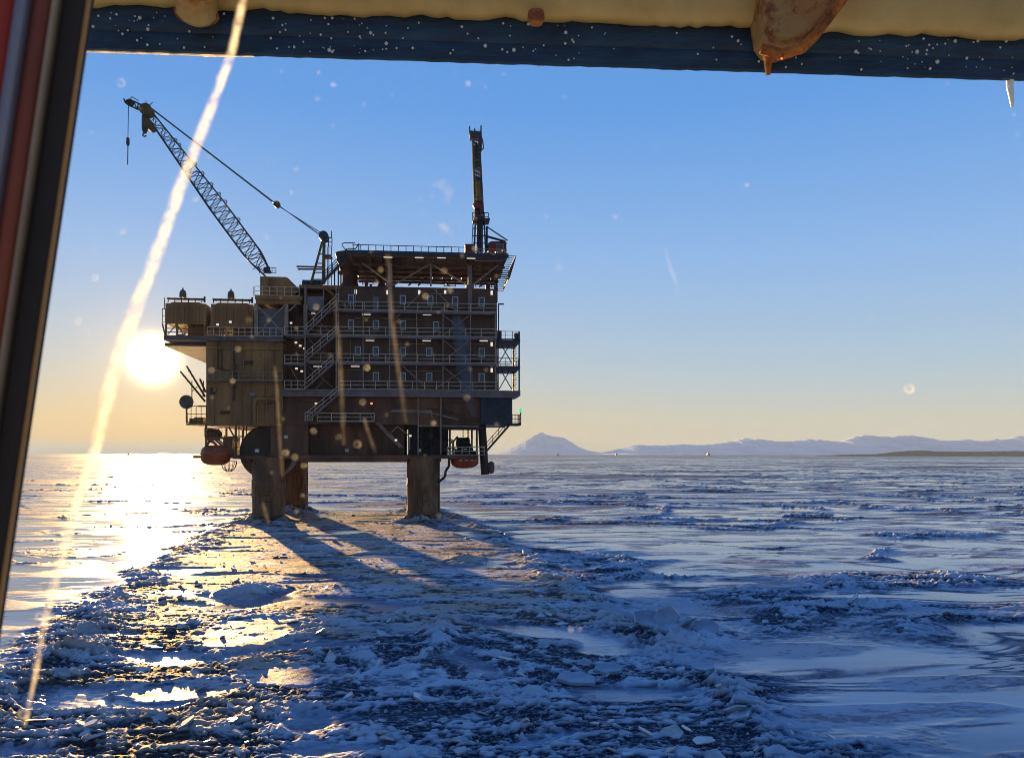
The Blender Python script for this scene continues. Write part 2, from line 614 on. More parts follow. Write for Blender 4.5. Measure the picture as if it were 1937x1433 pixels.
rail(mb, P(446, 862, 1.0, 420), P(470, 862, 1.0, 420), posts=3, r=0.03)
mb.build("bay_railing", M['dark'], base)

# wire basket under the left deck
mb = MB()
ctr = P(433, 872, 1.4)
for k in range(10):
    an = math.pi * 2 * k / 10
    pts = []
    for j in range(7):
        t = j / 6
        rr_ = 0.95 * math.cos(t * 1.45)
        pts.append(ctr + Vector((rr_ * math.cos(an), rr_ * math.sin(an), -1.3 * math.sin(t * 1.45))))
    mb.tube(pts, 0.035, 5)
for t in (0.0, 0.4, 0.9):
    rr_ = 0.95 * math.cos(t)
    pts = [ctr + Vector((rr_ * math.cos(a_ * .5236), rr_ * math.sin(a_ * .5236), -1.3 * math.sin(t))) for a_ in range(13)]
    mb.tube(pts, 0.035, 5)
place(mb.build("wire_basket", M['dark']))
tag(bpy.data.objects["wire_basket"], "dark wire basket hanging under the left end of the lowest deck", "basket")

# small balcony with dish, left side
mb = MB()
mb.box(X(352, 1.0), X(391, 1.0), 1.0, 5.0, Z(803, 370), Z(799, 370))
mb.box(X(367, 1.2), X(384, 1.2), 1.2, 4.0, Z(799, 370), Z(788, 370))
mb.box(X(358, 1.2), X(366, 1.2), 1.2, 2.2, Z(799, 370), Z(790, 370))
bal = mb.build("side_balcony", M['body'], base)
mb = MB()
rail(mb, P(352, 799, 1.0, 370), P(390, 799, 1.0, 370), h=2.0, posts=4, r=0.045)
mb.bar(P(374, 768, 1.0), P(391, 768, 1.0), 0.09, 5)
mb.build("railing", M['dark'], bal)
dish = thing("satellite_dish", "round grey dish antenna on the small balcony left of the platform", "satellite dish")
mb = MB()
mb.lathe(P(353, 760, 1.2), [(0.08, 0.30), (0.45, 0.24), (0.75, 0.06), (0.85, -0.1), (0.8, -0.1), (0.45, 0.1), (0.08, 0.16)], 24, 'Y')
mb.build("reflector", M['tank'], dish, True)
mb = MB()
mb.bar(P(353, 770, 1.6), P(354, 799, 1.6), 0.09, 8)
mb.bar(P(353, 760, 1.5), P(353, 775, 1.6), 0.12, 8)
mb.build("mast", M['dark'], dish)

# three slanting booms at the left
for (a, b, lab) in (((388, 759), (341, 702), "longest dark slanting pipe boom beside the dish"), ((388, 750), (353, 692), "middle dark slanting pipe boom beside the dish"), ((389, 742), (378, 716), "shortest dark whip rod above the dish balcony")):
    mb = MB()
    A, B = P(*a, 1.5), P(*b, 1.5)
    mb.bar(A, B, 0.13, 8, 0.10)
    for k in range(1, 6):
        q = A.lerp(B, k / 6)
        mb.lathe(q, [(0.16, -0.05), (0.19, 0), (0.16, 0.05)], 8)
    o = place(mb.build("pipe_boom", M['dark']))
    tag(o, lab, "boom", "slanting booms on the left side")
mb = MB()
mb.bar(P(363, 770, 1.4), P(363, 720, 1.4), 0.06, 6)
mb.bar(P(363, 740, 1.4), P(377, 728, 1.4), 0.05, 6)
mb.bar(P(384, 750, 1.4), P(385, 720, 1.4), 0.07, 6)
mb.build("antenna_pole", M['dark'], base)

# right-hand caisson and its stair
mb = MB()
q0, q1 = P(911.5, 804, 2.5), P(917.5, 897, 2.5)
mb.bar(q0, q1, 0.52, 20, 0.52)
o = mb.build("caisson", M['dark'], base, True)
mb = MB()
q = P(929, 884, 2.5)
mb.lathe(q, [(0.1, -0.8), (0.4, -0.6), (0.45, 0), (0.4, 0.6), (0.1, 0.8)], 10, 'Z')
mb.bar(q + Vector((0, 0, .3)), P(917, 882, 2.5), 0.1, 6)
mb.build("fender", M['tank'], o)

st = thing("access_stair", "dark outside stair slanting up from the caisson to the right landing", "stair")
mb = MB()
for d in (1.0, 1.9):
    mb.bar(P(921, 852, d), P(966, 801, d), 0.17, 4)
mb.build("stringer", M['dark'], st)
mb = MB()
A, B = P(921, 852, 1.0), P(966, 801, 1.0)
for k in range(1, 18):
    q = A.lerp(B, k / 18)
    mb.box(q.x - 0.14, q.x + 0.14, 1.0, 1.9, q.z - 0.02, q.z + 0.03)
mb.build("tread", M['dark'], st)
mb = MB()
for d in (0.95, 1.95):
    A, B = P(921, 852, d), P(966, 801, d)
    for h in (0.55, 1.05):
        mb.bar(A + Vector((0, 0, h)), B + Vector((0, 0, h)), 0.045, 5)
    for k in range(5):
        q = A.lerp(B, k / 4)
        mb.bar(q, q + Vector((0, 0, 1.05)), 0.045, 5)
mb.build("railing", M['dark'], st)
mb = MB()
mb.box(X(955, 1), X(985, 1), 0.6, 3.5, Z(804, 970), Z(800, 970))
ld = mb.build("landing", M['navy'], st)
mb = MB()
rail(mb, P(969, 800, 0.7, 970), P(985, 800, 0.7, 970), posts=3, r=0.045)
rail(mb, Vector((X(985, 0.7), 0.7, Z(800, 970))), Vector((X(985, 0.7), 3.4, Z(800, 970))), posts=2, r=0.045)
mb.build("landing_railing", M['dark'], st)
nl = thing("navigation_lamp", "small green topped lamp on a post at the right landing", "lamp")
mb = MB(); mb.bar(P(985, 800, 0.9), P(985, 779, 0.9), 0.07, 6); mb.build("post", M['dark'], nl)
mb = MB(); mb.lathe(P(985, 776, 0.9), [(0.05, -0.25), (0.17, -0.2), (0.17, 0.15), (0.04, 0.3)], 10); mb.build("lens", M['greenlamp'], nl)


# ------------------------------------------------------------------ accommodation block
acc = thing("accommodation_block", "grey brown accommodation block with rows of small white framed windows", "accommodation block")
WD = 1.5
mb = MB()
mb.box(X(640, WD), X(940, WD), WD, 16, Z(737), Z(541))
for k, px in enumerate(range(652, 940, 12)):
    x = X(px, WD)
    mb.box(x, x + 0.05, WD - 0.03, WD, Z(735), Z(543))
mb.box(X(638, WD), X(942, WD), WD - 0.12, 16.1, Z(541), Z(538.5))
mb.build("wall", M['wall'], acc)


def window(parent, px, py, wpx=11.5, hpx=17.5, d=WD):
    x0, x1 = X(px - wpx / 2, d), X(px + wpx / 2, d)
    z0, z1 = Z(py + hpx / 2, 760, d), Z(py - hpx / 2, 760, d)
    t = 0.10
    mb = MB()
    f0 = d - 0.10
    mb.box(x0, x0 + t, f0, d + 0.02, z0, z1)
    mb.box(x1 - t, x1, f0, d + 0.02, z0, z1)
    mb.box(x0 + t, x1 - t, f0, d + 0.02, z1 - t, z1)
    mb.box(x0 + t, x1 - t, f0, d + 0.02, z0, z0 + t)
    wdw = mb.build("window", M['winframe'], parent)
    mb = MB()
    mb.box(x0 + t, x1 - t, d - 0.05, d + 0.01, z0 + t, z1 - t)
    mb.build("pane", M['glass'], wdw)


for px, py in ((664, 568), (762, 567), (814, 567), (861, 568), (911, 568),
               (664, 615), (711, 615), (762, 615), (825, 616),
               (711, 665), (762, 665), (812, 665), (911, 665), (677, 665),
               (711, 713), (762, 713), (812, 713), (911, 713)):
    window(acc, px, py)
mb = MB()
mb.box(X(705, WD), X(717, WD), WD - 0.06, WD + 0.02, Z(587), Z(558))
dr = mb.build("door", M['panel'], acc)
mb = MB(); mb.box(X(715, WD), X(716.2, WD), WD - 0.12, WD - 0.06, Z(574), Z(572)); mb.build("handle", M['rail'], dr)

for py in (588, 635.5, 686):
    mb = MB()
    x0 = X(576 if py > 600 else 638)
    mb.box(x0, X(940), 0.0, WD - 0.12, Z(py + 3.5), Z(py))
    mb.box(x0, X(940), -0.07, 0.0, Z(py + 4.0), Z(py - 0.6))
    wk = mb.build("walkway", M['girder'], acc)
    mb = MB()
    rail(mb, (x0, 0.0, Z(py)), (X(940), 0.0, Z(py)), posts=12, r=0.045)
    mb.build("railing", M['rail'], wk)
mb = MB()
rail(mb, (X(640), 0.05, Z(737)), (X(940), 0.05, Z(737)), posts=13, r=0.045)
mb.build("railing", M['rail'], acc)
for px in (640, 687, 737, 788, 838, 890, 937):
    mb = MB()
    x = X(px, 0.12)
    mb.bar((x, 0.12, Z(737)), (x, 0.12, Z(588)), 0.075, 6)
    mb.build("post", M['brace'], acc)
for a, b in (((762, 692), (806, 732)), ((838, 692), (888, 734)), ((888, 692), (823, 734)), ((838, 641), (888, 683)), ((888, 641), (838, 683)),
             ((838, 594), (888, 633)), ((888, 594), (838, 633)), ((800, 550), (750, 600)), ((820, 545), (865, 588)), ((756, 602), (744, 612))):
    mb = MB()
    mb.bar(P(*a, 0.25, 760), P(*b, 0.25, 760), 0.065, 6)
    mb.build("diagonal_brace", M['brace'], acc)

# balcony tower on the right end
mb = MB()
for px in (942, 982):
    for d in (1.7, 8.5):
        x = X(px, 1.7)
        mb.box(x - 0.09, x + 0.09, d - 0.09, d + 0.09, Z(738.5), Z(620))
split(mb, "tower_post", M['navy'], acc)
for py in (636, 688):
    mb = MB()
    mb.box(X(941, 1.7), X(984, 1.7), 1.6, 8.7, Z(py + 4.5), Z(py))
    fl = mb.build("balcony_floor", M['navy'], acc)
    mb = MB()
    for d in (1.65, 8.6):
        rail(mb, (X(942, 1.7), d, Z(py)), (X(983, 1.7), d, Z(py)), posts=3, r=0.04)
    rail(mb, (X(983, 1.7), 1.65, Z(py)), (X(983, 1.7), 8.6, Z(py)), posts=4, r=0.04)
    mb.build("balcony_railing", M['dark'], fl)
mb = MB()
for (a, b) in (((944, 686), (968, 645)), ((968, 686), (944, 645)), ((944, 736), (968, 694)), ((968, 736), (944, 694))):
    mb.bar(P(*a, 5.0), P(*b, 5.0), 0.07, 6)
for y0_, y1_ in ((645, 686), (694, 736)):
    mb.bar(P(969, y0_, 5.0), P(969, y1_, 5.0), 0.07, 6)
    for k in range(9):      # ladder of the tower
        yy = y0_ + (y1_ - y0_) * k / 9
        mb.bar(P(971, yy, 5.0), P(977, yy + 2, 5.0), 0.05, 5)
mb.build("cross_brace", M['dark'], acc)
mb = MB()
mb.box(X(941, 1.5), X(949, 1.5), 1.5, 2.4, Z(636), Z(619))
mb.box(X(974, 1.5), X(983, 1.5), 1.5, 2.4, Z(636), Z(623))
split(mb, "balcony_locker", M['navy'], acc)
mb = MB()
mb.bar(P(943, 636, 1.2), P(943, 574, 1.2), 0.07, 6)
mb.bar(P(943, 575, 1.2), P(953, 575, 1.2), 0.10, 6)
mb.build("lamp_arm", M['navy'], acc)

rr = random.Random(41)
for k in range(16):      # cable trays and drain pipes on the block
    mb = MB()
    if k % 2:
        px = rr.uniform(648, 934); y0 = rr.choice((541, 592, 640, 690)); x = X(px, WD)
        mb.bar((x, WD - .12, Z(y0)), (x, WD - .12, Z(y0 + rr.uniform(30, 46))), rr.uniform(.05, .09), 6)
        mb.build("drain_pipe", M['brace'] if k % 4 == 1 else M['rust'], acc)
    else:
        a_ = rr.uniform(645, 860); py = rr.choice((547, 596, 645, 695)) + rr.uniform(0, 4)
        mb.box(X(a_, WD), X(a_ + rr.uniform(30, 75), WD), WD - .25, WD - .1, Z(py + 1.2), Z(py))
        mb.build("cable_tray", M['brace'], acc)
for k in range(26):      # lockers, ventilators and cabinets on the walkways
    mb = MB()
    px = rr.uniform(646, 932); py = rr.choice((588, 635.5, 686, 737)); wd = rr.uniform(3, 9); hg = rr.uniform(5, 15)
    x = X(px, .9)
    mb.box(x, x + wd / 15.3, .75, WD - .02, Z(py), Z(py - hg))
    mb.box(x - .03, x + wd / 15.3 + .03, .72, WD - .02, Z(py - hg), Z(py - hg - .8))
    mb.build("locker", M[rr.choice(('panel', 'dark', 'rust', 'navy', 'redbox', 'body'))], acc)
for k in range(22):      # pipes, boxes and ladders on the tall body and hull
    mb = MB()
    if k < 8:
        px = rr.uniform(396, 530); y0 = rr.uniform(645, 700); y1 = y0 + rr.uniform(40, 110); x = X(px, .25)
        mb.tube([(x, .25, Z(y0, 460)), (x, .25, Z(min(y1, 800), 460)), (x + rr.uniform(-1.5, 1.5), .25, Z(min(y1, 800), 460))], rr.uniform(.06, .13), 6)
        mb.build("body_pipe", M[rr.choice(('brace', 'rust', 'body'))], base)
    elif k < 15:
        px = rr.uniform(396, 525); py = rr.uniform(665, 790); x = X(px, .3); w_ = rr.uniform(.3, 1.2)
        mb.box(x, x + w_, .08, .4, Z(py, 460), Z(py, 460) + rr.uniform(.3, .9))
        mb.build("body_cabinet", M[rr.choice(('panel', 'dark', 'body'))], base)
    else:
        px = rr.uniform(600, 900); x = X(px, .9); zz = Z(rr.uniform(762, 798))
        mb.tube([(x, .85, zz), (x + rr.uniform(1, 5), .85, zz), (x + 5, .85, zz - rr.uniform(.2, 1))], rr.uniform(.05, .12), 6)
        mb.build("hull_pipe", M[rr.choice(('brace', 'rust'))], base)
mb = MB()
rail(mb, P(392, 636, -.05, 460), P(534, 636, -.05, 460), posts=12, r=.045)
mb.build("deck_railing", M['rail'], base)
mb = MB()
mb.box(X(392, .1), X(534, .1), -.5, .4, Z(722, 460), Z(719, 460))
wk = mb.build("body_walkway", M['deck'], base)
mb = MB()
rail(mb, P(392, 719, -.5, 460), P(534, 719, -.5, 460), posts=12, r=.04)
mb.build("railing", M['brace'], wk)
# gear on the block's roof, seen against the sky under the helideck
mb = MB()
mb.lathe((X(662, 6), 6.0, Z(541)), [(1.5, 0), (1.25, 0.6), (1.0, 1.5), (1.0, 2.5), (1.3, 3.2), (1.9, 5.2)], 20)
mb.build("exhaust_stack", M['rust'], acc, True)
mb = MB()
for px, wd, top in ((690, 5, 520), (699, 4, 524), (730, 8, 520), (741, 6, 519), (884, 9, 518), (919, 8, 521)):
    mb.box(X(px, 6), X(px + wd, 6), 6.0, 7.2, Z(541), Z(top - 4))
split(mb, "roof_vent", M['rust'], acc)
mb = MB()
mb.lathe((X(722, 7), 7.0, Z(541)), [(0.9, 0), (0.75, 1.0), (0.4, 1.6), (0.9, 2.4), (1.1, 3.0)], 14)
mb.build("roof_vent", M['rust'], acc)
for a_, b_, d, h_, k in ((686, 735, 2.0, 1.05, 5), (890, 940, 2.0, 1.05, 5), (840, 862, 5.0, 1.4, 2)):
    mb = MB()
    rail(mb, P(a_, 540, d, 760), P(b_, 540, d, 760), h=h_, posts=k, r=0.05)
    mb.build("roof_railing", M['navy'], acc)

# ------------------------------------------------------------------ helideck
hel = thing("helideck", "broad brown helideck on columns above the accommodation block", "helideck")
HZ1, HZ0 = Z(477, 800, -1), Z(488, 800, -1)
mb = MB()
mb.prism([(X(657, -1), HZ1), (X(961, -1), HZ1), (X(958, -1), HZ0), (X(664, -1), HZ0)], -1.0, 11.5)
for px in range(680, 950, 20):
    x = X(px, -1)
    mb.box(x, x + 0.12, -0.8, 11.3, HZ0 - 0.45, HZ0)
for d in (0.5, 3.4, 6.3, 9.2, 11.0):
    mb.box(X(664, -1), X(957, -1), d, d + 0.25, HZ0 - 0.75, HZ0 - 0.45)
mb.build("deck_slab", M['helideck'], hel)
mb = MB()
mb.box(X(656, -1), X(962, -1), -1.12, -1.0, HZ0 + 0.25, HZ1 + 0.05)
mb.build("edge_beam", M['navy'], hel)
for px in (738, 889):
    mb = MB()
    x = X(px, 0.4)
    mb.bar((x, 0.4, Z(640 if px == 738 else 590)), (x, 0.4, HZ0 - 0.45), 0.36, 4)
    mb.box(x - 0.5, x + 0.5, 0.0, 0.8, Z(540), Z(536))
    mb.build("column", M['girder'], hel)
for px in (670, 738, 889, 938):
    mb = MB()
    x = X(px, 10)
    mb.bar((x, 10, Z(541)), (x, 10, HZ0 - 0.45), 0.25, 8)
    mb.build("rear_column", M['navy'], hel)
for a, b, d in (((681, 497), (738, 536), 0.5), ((815, 498), (745, 540), 0.5), ((815, 498), (886, 538), 0.5), ((942, 498), (890, 540), 0.5),
                ((815, 497), (815, 541), 0.5), ((797, 520), (772, 541), 10), ((811, 521), (790, 541), 10), ((830, 520), (850, 541), 10), ((940, 518), (905, 541), 10)):
    mb = MB()
    mb.bar(P(*a, d, 800), P(*b, d, 800), 0.11, 6)
    mb.build("brace", M['brace'] if d < 5 else M['navy'], hel)
mb = MB()
zt = HZ1 + 0.62
mb.bar((X(666, -1.4), -1.4, zt), (X(884, -1.4), -1.4, zt), 0.05, 5)
mb.bar((X(666, -1.4), 11.9, zt), (X(955, -1.4), 11.9, zt), 0.05, 5)
for k in range(16):
    x = X(668 + k * 14.3, -1.4)
    mb.bar((x, -1.0, HZ1), (x, -1.45, zt), 0.05, 5)
    mb.bar((x, 11.5, HZ1), (x, 11.9, zt), 0.05, 5)
mb.tube([(X(655, -1), -1.0, HZ1), (X(646, -1), -1.2, zt), (X(652, -1), -1.2, zt + 0.25), (X(672, -1), -1.2, zt + 0.25)], 0.06, 5)
mb.tube([(X(655, -1), 10.0, HZ1), (X(646, -1), 10.2, zt), (X(672, -1), 10.2, zt + 0.5)], 0.06, 5)
mb.tube([(X(652, -1), 3, zt + .55), (X(668, -1), 3, zt + .55), (X(674, -1), 3, zt + 1.2), (X(674, -1), 3, zt)], 0.07, 5)
mb.build("perimeter_rail", M['navy'], hel)
mb = MB()      # safety net frame sloping outwards on the right
for k in range(11):
    t = k / 10
    za = HZ1 + 0.1 - t * 2.7
    mb.bar((X(958 - t * 12, 0), 0.2, za), (X(976 - t * 12, 0), 0.2 + 0.2, za), 0.05, 5)
    mb.bar((X(958 - t * 12, 0), 9, za), (X(976 - t * 12, 0), 9, za), 0.05, 5)
for d in (0.3, 9.0):
    mb.bar((X(976.5, 0), d, HZ1 + 0.15), (X(964, 0), d, HZ1 - 2.65), 0.07, 5)
    mb.bar((X(958.5, 0), d, HZ1 + 0.15), (X(946, 0), d, HZ1 - 2.65), 0.07, 5)
for k in range(6):
    t = k / 5
    mb.bar((X(976 - t * 12, 0), 0.3, HZ1 + 0.1 - t * 2.7), (X(976 - t * 12, 0), 9, HZ1 + 0.1 - t * 2.7), 0.05, 5)
mb.build("safety_net", M['navy'], hel)
mb = MB()      # coiled rusty hose hanging under the deck
for (px, py, r_) in ((903, 508, 0.42), (887, 500, 0.3), (908, 505, 0.25)):
    q = P(px, py, 0.2)
    for s in (1.0, 0.75, 0.5):
        pts = [q + Vector((math.cos(a_ * .5236) * r_ * s, (s - .75) * .4, math.sin(a_ * .5236) * r_ * s)) for a_ in range(13)]
        mb.tube(pts, 0.06, 5)
mb.build("hose_coil", M['yellow'], hel)

# stair from the crane deck up to the helideck
hs = thing("helideck_stair", "blue grey open stair slanting up to the left edge of the helideck", "stair")
mb = MB()
for d in (1.0, 2.0):
    mb.bar(P(611, 533, d), P(656, 487, d), 0.2, 4)
mb.build("stringer", M['navy'], hs)
mb = MB()
A, B = P(611, 533, 1), P(656, 487, 1)
for k in range(1, 16):
    q = A.lerp(B, k / 16)
    mb.box(q.x - 0.13, q.x + 0.13, 1.0, 2.0, q.z - 0.03, q.z + 0.03)
mb.build("tread", M['navy'], hs)
mb = MB()
for d in (0.95, 2.05):
    A, B = P(611, 533, d), P(656, 487, d)
    for h in (0.4, 0.75, 1.1):
        mb.bar(A + Vector((0, 0, h)), B + Vector((0, 0, h)), 0.05, 5)
    for k in range(6):
        q = A.lerp(B, k / 5)
        mb.bar(q, q + Vector((0, 0, 1.15)), 0.05, 5)
mb.build("railing", M['navy'], hs)
mb = MB()
for px in (633, 640, 645):
    mb.bar(P(px, 541, 2), P(px, 508 - (px - 640) * .6, 2), 0.09, 5)
mb.box(X(640, 1.5), X(658, 1.5), 1.5, 3.0, Z(513), Z(510))
mb.build("support", M['rust'], hs)

# ------------------------------------------------------------------ zigzag stair tower
stw = thing("stair_tower", "tall zigzag steel stair tower with light handrails left of the windows", "stair")
for (a, b) in (((577, 633), (640, 571)), ((577, 684), (634, 634)), ((577, 735), (630, 687)), ((581, 796), (641, 745))):
    mb = MB()
    for d in (-0.55, 0.35 - 0.1):
        A, B = P(*a, d, 610), P(*b, d, 610)
        mb.bar(A, B, 0.15, 4)
    A, B = P(*a, -0.5, 610), P(*b, -0.5, 610)
    k_n = 14
    for k in range(1, k_n):
        q = A.lerp(B, k / k_n)
        mb.box(q.x - 0.15, q.x + 0.15, -0.55, 0.25, q.z - 0.03, q.z + 0.03)
    fl = mb.build("flight", M['girder'], stw)
    mb = MB()
    for d in (-0.6, 0.28):
        A, B = P(*a, d, 610), P(*b, d, 610)
        for h in (0.55, 1.05):
            mb.bar(A + Vector((0, 0, h)), B + Vector((0, 0, h)), 0.042, 5)
        for k in range(5):
            q = A.lerp(B, k / 4)
            mb.bar(q, q + Vector((0, 0, 1.05)), 0.04, 5)
    mb.build("handrail", M['rail'], fl)
for py in (634, 688, 736):
    mb = MB()
    mb.box(X(538, -0.5), X(577, -0.5), -0.6, 1.2, Z(py + 3, 560), Z(py, 560))
    ld = mb.build("landing", M['girder'], stw)
    mb = MB()
    rail(mb, P(538, py, -0.55, 560), P(576, py, -0.55, 560), posts=3, r=0.04)
    mb.build("landing_railing", M['rail'], ld)
mb = MB()
mb.box(X(585, -0.3), X(688, -0.3), -0.3, 0.0, Z(589, 640), Z(586, 640))
ld = mb.build("landing", M['girder'], stw)
mb = MB()
rail(mb, P(636, 586, -0.3, 640), P(686, 586, -0.3, 640), posts=3, r=0.04)
mb.build("landing_railing", M['rail'], ld)
mb = MB()
for px in (577, 636):
    for d in (-0.62, 0.95):
        mb.bar((X(px, d), d, Z(738)), (X(px, d), d, Z(545)), 0.08, 6)
mb.build("post", M['brace'], stw)
mb = MB()
for (a, b) in (((583, 692), (630, 733)), ((583, 641), (630, 684)), ((583, 592), (630, 632)), ((545, 690), (572, 733)), ((597, 736), (612, 720))):
    mb.bar(P(*a, 0.7, 610), P(*b, 0.7, 610), 0.06, 6)
mb.build("diagonal_brace", M['brace'], stw)

# recessed plant wall behind the stair
rec = thing("plant_wall", "dark brown recessed plant room wall behind the stair tower", "plant room")
mb = MB()
bxp(mb, 536, 639, 737, 545, 3.5, 16, 600)
for px in range(545, 640, 10):
    x = X(px, 3.4)
    mb.box(x, x + 0.12, 3.4, 3.5, Z(735, 600), Z(560, 600))
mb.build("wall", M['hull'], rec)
mb = MB()
mb.box(X(580, 0.9), X(611, 0.9), 0.9, 3.4, Z(583, 600), Z(558, 600))
mb.box(X(596, 1.5), X(626, 1.5), 1.5, 3.3, Z(588, 600), Z(585, 600))
mb.build("grey_cabinet", M['panel'], rec)
mb = MB()
for (px, py) in ((560, 590), (566, 600), (555, 605), (570, 615), (560, 622)):
    q = P(px, py, 2.5)
    mb.tube([q, q + Vector((0.5, 0, 0.7)), q + Vector((1.0, 0, -0.2))], 0.1, 6)
mb.lathe(P(560, 600, 4.0), [(0.5, -2), (1.8, -1.6), (1.8, 1.6), (1.2, 2.2)], 16)
mb.build("valve_cluster", M['rust'], rec)
mb = MB()     # upper plate deck under the crane's gantry
mb.box(X(566, 1.0), X(645, 1.0), 1.0, 14, Z(543, 600), Z(536, 600))
mb.prism([(X(548, .8), Z(560, 600)), (X(566, .8), Z(543, 600)), (X(569, .8), Z(543, 600)), (X(553, .8), Z(560, 600))], 0.8, 1.2)
mb.bar(P(613, 543, 0.9), P(660, 585, 0.9), 0.12, 4)
mb.bar(P(618, 543, 0.9), P(666, 588, 0.9), 0.05, 4)
mb.bar(P(628, 543, 0.9), P(672, 580, 0.9), 0.05, 4)
mb.build("gantry_deck", M['body'], rec)
mb = MB()
for px in (579, 612, 641):
    mb.bar(P(px, 585, 1.1), P(px, 543, 1.1), 0.09, 6)
mb.build("post", M['brace'], rec)

# crane base frame
cb = thing("crane_base_frame", "steel frame with grey panel and cross braces under the tall lattice crane", "steel frame")
mb = MB()
mb.box(X(482, -0.2), X(571, -0.2), -0.2, 12, Z(567, 520), Z(560, 520))
mb.box(X(484, 0), X(568, 0), 0.0, 11.5, Z(575, 520), Z(567, 520))
mb.build("crane_deck", M['body'], cb)
mb = MB()
rail(mb, P(482, 560, -0.1, 520), P(566, 560, -0.1, 520), h=1.15, posts=6, r=0.04)
mb.bar(P(479, 560, -0.1), P(479, 542, -0.1), 0.05, 5)
mb.build("railing", M['rail'], cb)
mb = MB()
for px in (485, 542, 578):
    x = X(px, 0.2)
    mb.box(x - 0.22, x + 0.22, 0.0, 0.5, Z(636, 520), Z(574, 520))
mb.build("post", M['brace'], cb)
mb = MB()
for a, b in (((484, 576), (512, 604)), ((540, 576), (512, 604)), ((512, 604), (488, 634)), ((512, 604), (540, 634)), ((546, 588), (560, 576))):
    mb.bar(P(*a, -0.05, 520), P(*b, -0.05, 520), 0.11, 6)
mb.build("cross_brace", M['brace'], cb)
mb = MB()
mb.box(X(487, 1.0), X(540, 1.0), 1.0, 8, Z(632, 520), Z(581, 520))
for py in (592, 600):
    mb.box(X(487, 1), X(540, 1), 0.9, 1.0, Z(py + 1.5, 520), Z(py, 520))
for px in range(492, 540, 8):
    mb.box(X(px, 1), X(px + 1, 1), 0.95, 1.0, Z(631, 520), Z(603, 520))
mb.build("grey_panel", M['panel'], cb)
mb = MB()
x = X(561, 3)
mb.lathe((x, 3.4, Z(636, 520)), [(1.3, 0), (1.3, 1.5), (1.35, 3.0), (0.9, 4.0)], 8)
mb.build("pedestal", M['rust'], cb)

# two equipment modules on the left with roof rails and cowls
for i, (a, b, lab, vpx) in enumerate(((313, 389, "brown louvred equipment module at the far left end of the top deck", 346),
                                      (399, 479, "brown louvred equipment module beside the crane base frame", 437))):
    mod = thing("equipment_module", lab, "equipment module", "equipment modules on the left deck")
    mb = MB()
    mb.box(X(a, 0.6), X(b, 0.6), 0.6, 10, Z(612 if i == 0 else 618, 400), Z(573, 400))
    mb.prism([(X(a + 6, .6), Z(573, 400)), (X(b - 6, .6), Z(573, 400)), (X(b - 12, .6), Z(570, 400)), (X(a + 14, .6), Z(570, 400))], 0.8, 9.8)
    for px in range(a + 6, b - 4, 7):
        x = X(px, .5)
        mb.box(x, x + 0.1, 0.5, 0.6, Z(608, 400), Z(577, 400))
    mb.build("casing", M['body'], mod)
    mb = MB()
    for px in (a + 1, a + 22, a + 44, b - 2):
        for d in (0.9, 9.0):
            x = X(px, 0.9)
            mb.box(x - 0.1, x + 0.1, d - .1, d + .1, Z(636, 400), Z(612, 400))
    mb.bar(P(a + 4, 634, .9, 400), P(a + 22, 614, .9, 400), 0.07, 5)
    mb.bar(P(a + 34, 634, .9, 400), P(a + 22, 614, .9, 400), 0.07, 5)
    mb.bar(P(a + 1, 622, .9, 400), P(b, 622, .9, 400), 0.06, 5)
    mb.bar(P(a + 1, 629, .9, 400), P(b, 629, .9, 400), 0.06, 5)
    mb.box(X(a + 44, 2), X(b, 2), 2.0, 9, Z(636, 400), Z(612, 400))
    if i == 0: mb.box(X(a + 24, 3), X(a + 34, 3), 3.0, 6, Z(636, 400), Z(626, 400))
    mb.build("support_frame", M['body'], mod)
    mb = MB()
    mb.box(X(a + 3, 0.7), X(b - 4, 0.7), 0.7, 1.2, Z(566, 400), Z(562.5, 400))
    mb.box(X(a + 3, 9.2), X(b - 4, 9.2), 9.2, 9.7, Z(566, 400), Z(563.5, 400))
    for k in range(6):
        px = a + 5 + k * (b - a - 12) / 5
        mb.bar(P(px, 573, 0.9, 400), P(px, 564, 0.9, 400), 0.06, 5)
    mb.bar(P(b - 2, 572, 0.9, 400), P(b - 2, 561, 0.9, 400), 0.12, 6)
    mb.build("roof_rail", M['dark'], mod)
    mb = MB()
    mb.lathe(P(vpx, 564, 1.5, 400), [(0.42, 0), (0.42, 0.35), (0.40, 0.6), (0.3, 0.85), (0.1, 1.0), (0.04, 1.25)], 14)
    mb.build("cowl_vent", M['tank'], mod, True)
mb = MB()
rail(mb, P(307, 612, 0.8, 400), P(313, 612, 0.8, 400), h=1.7, posts=1, r=0.05)
mb.bar(P(311, 585, 0.8), P(311, 563, 0.8), 0.05, 5)
mb.bar(P(307, 612, 0.8), P(313, 636, 0.8), 0.09, 5)
mb.build("end_railing", M['dark'], base)

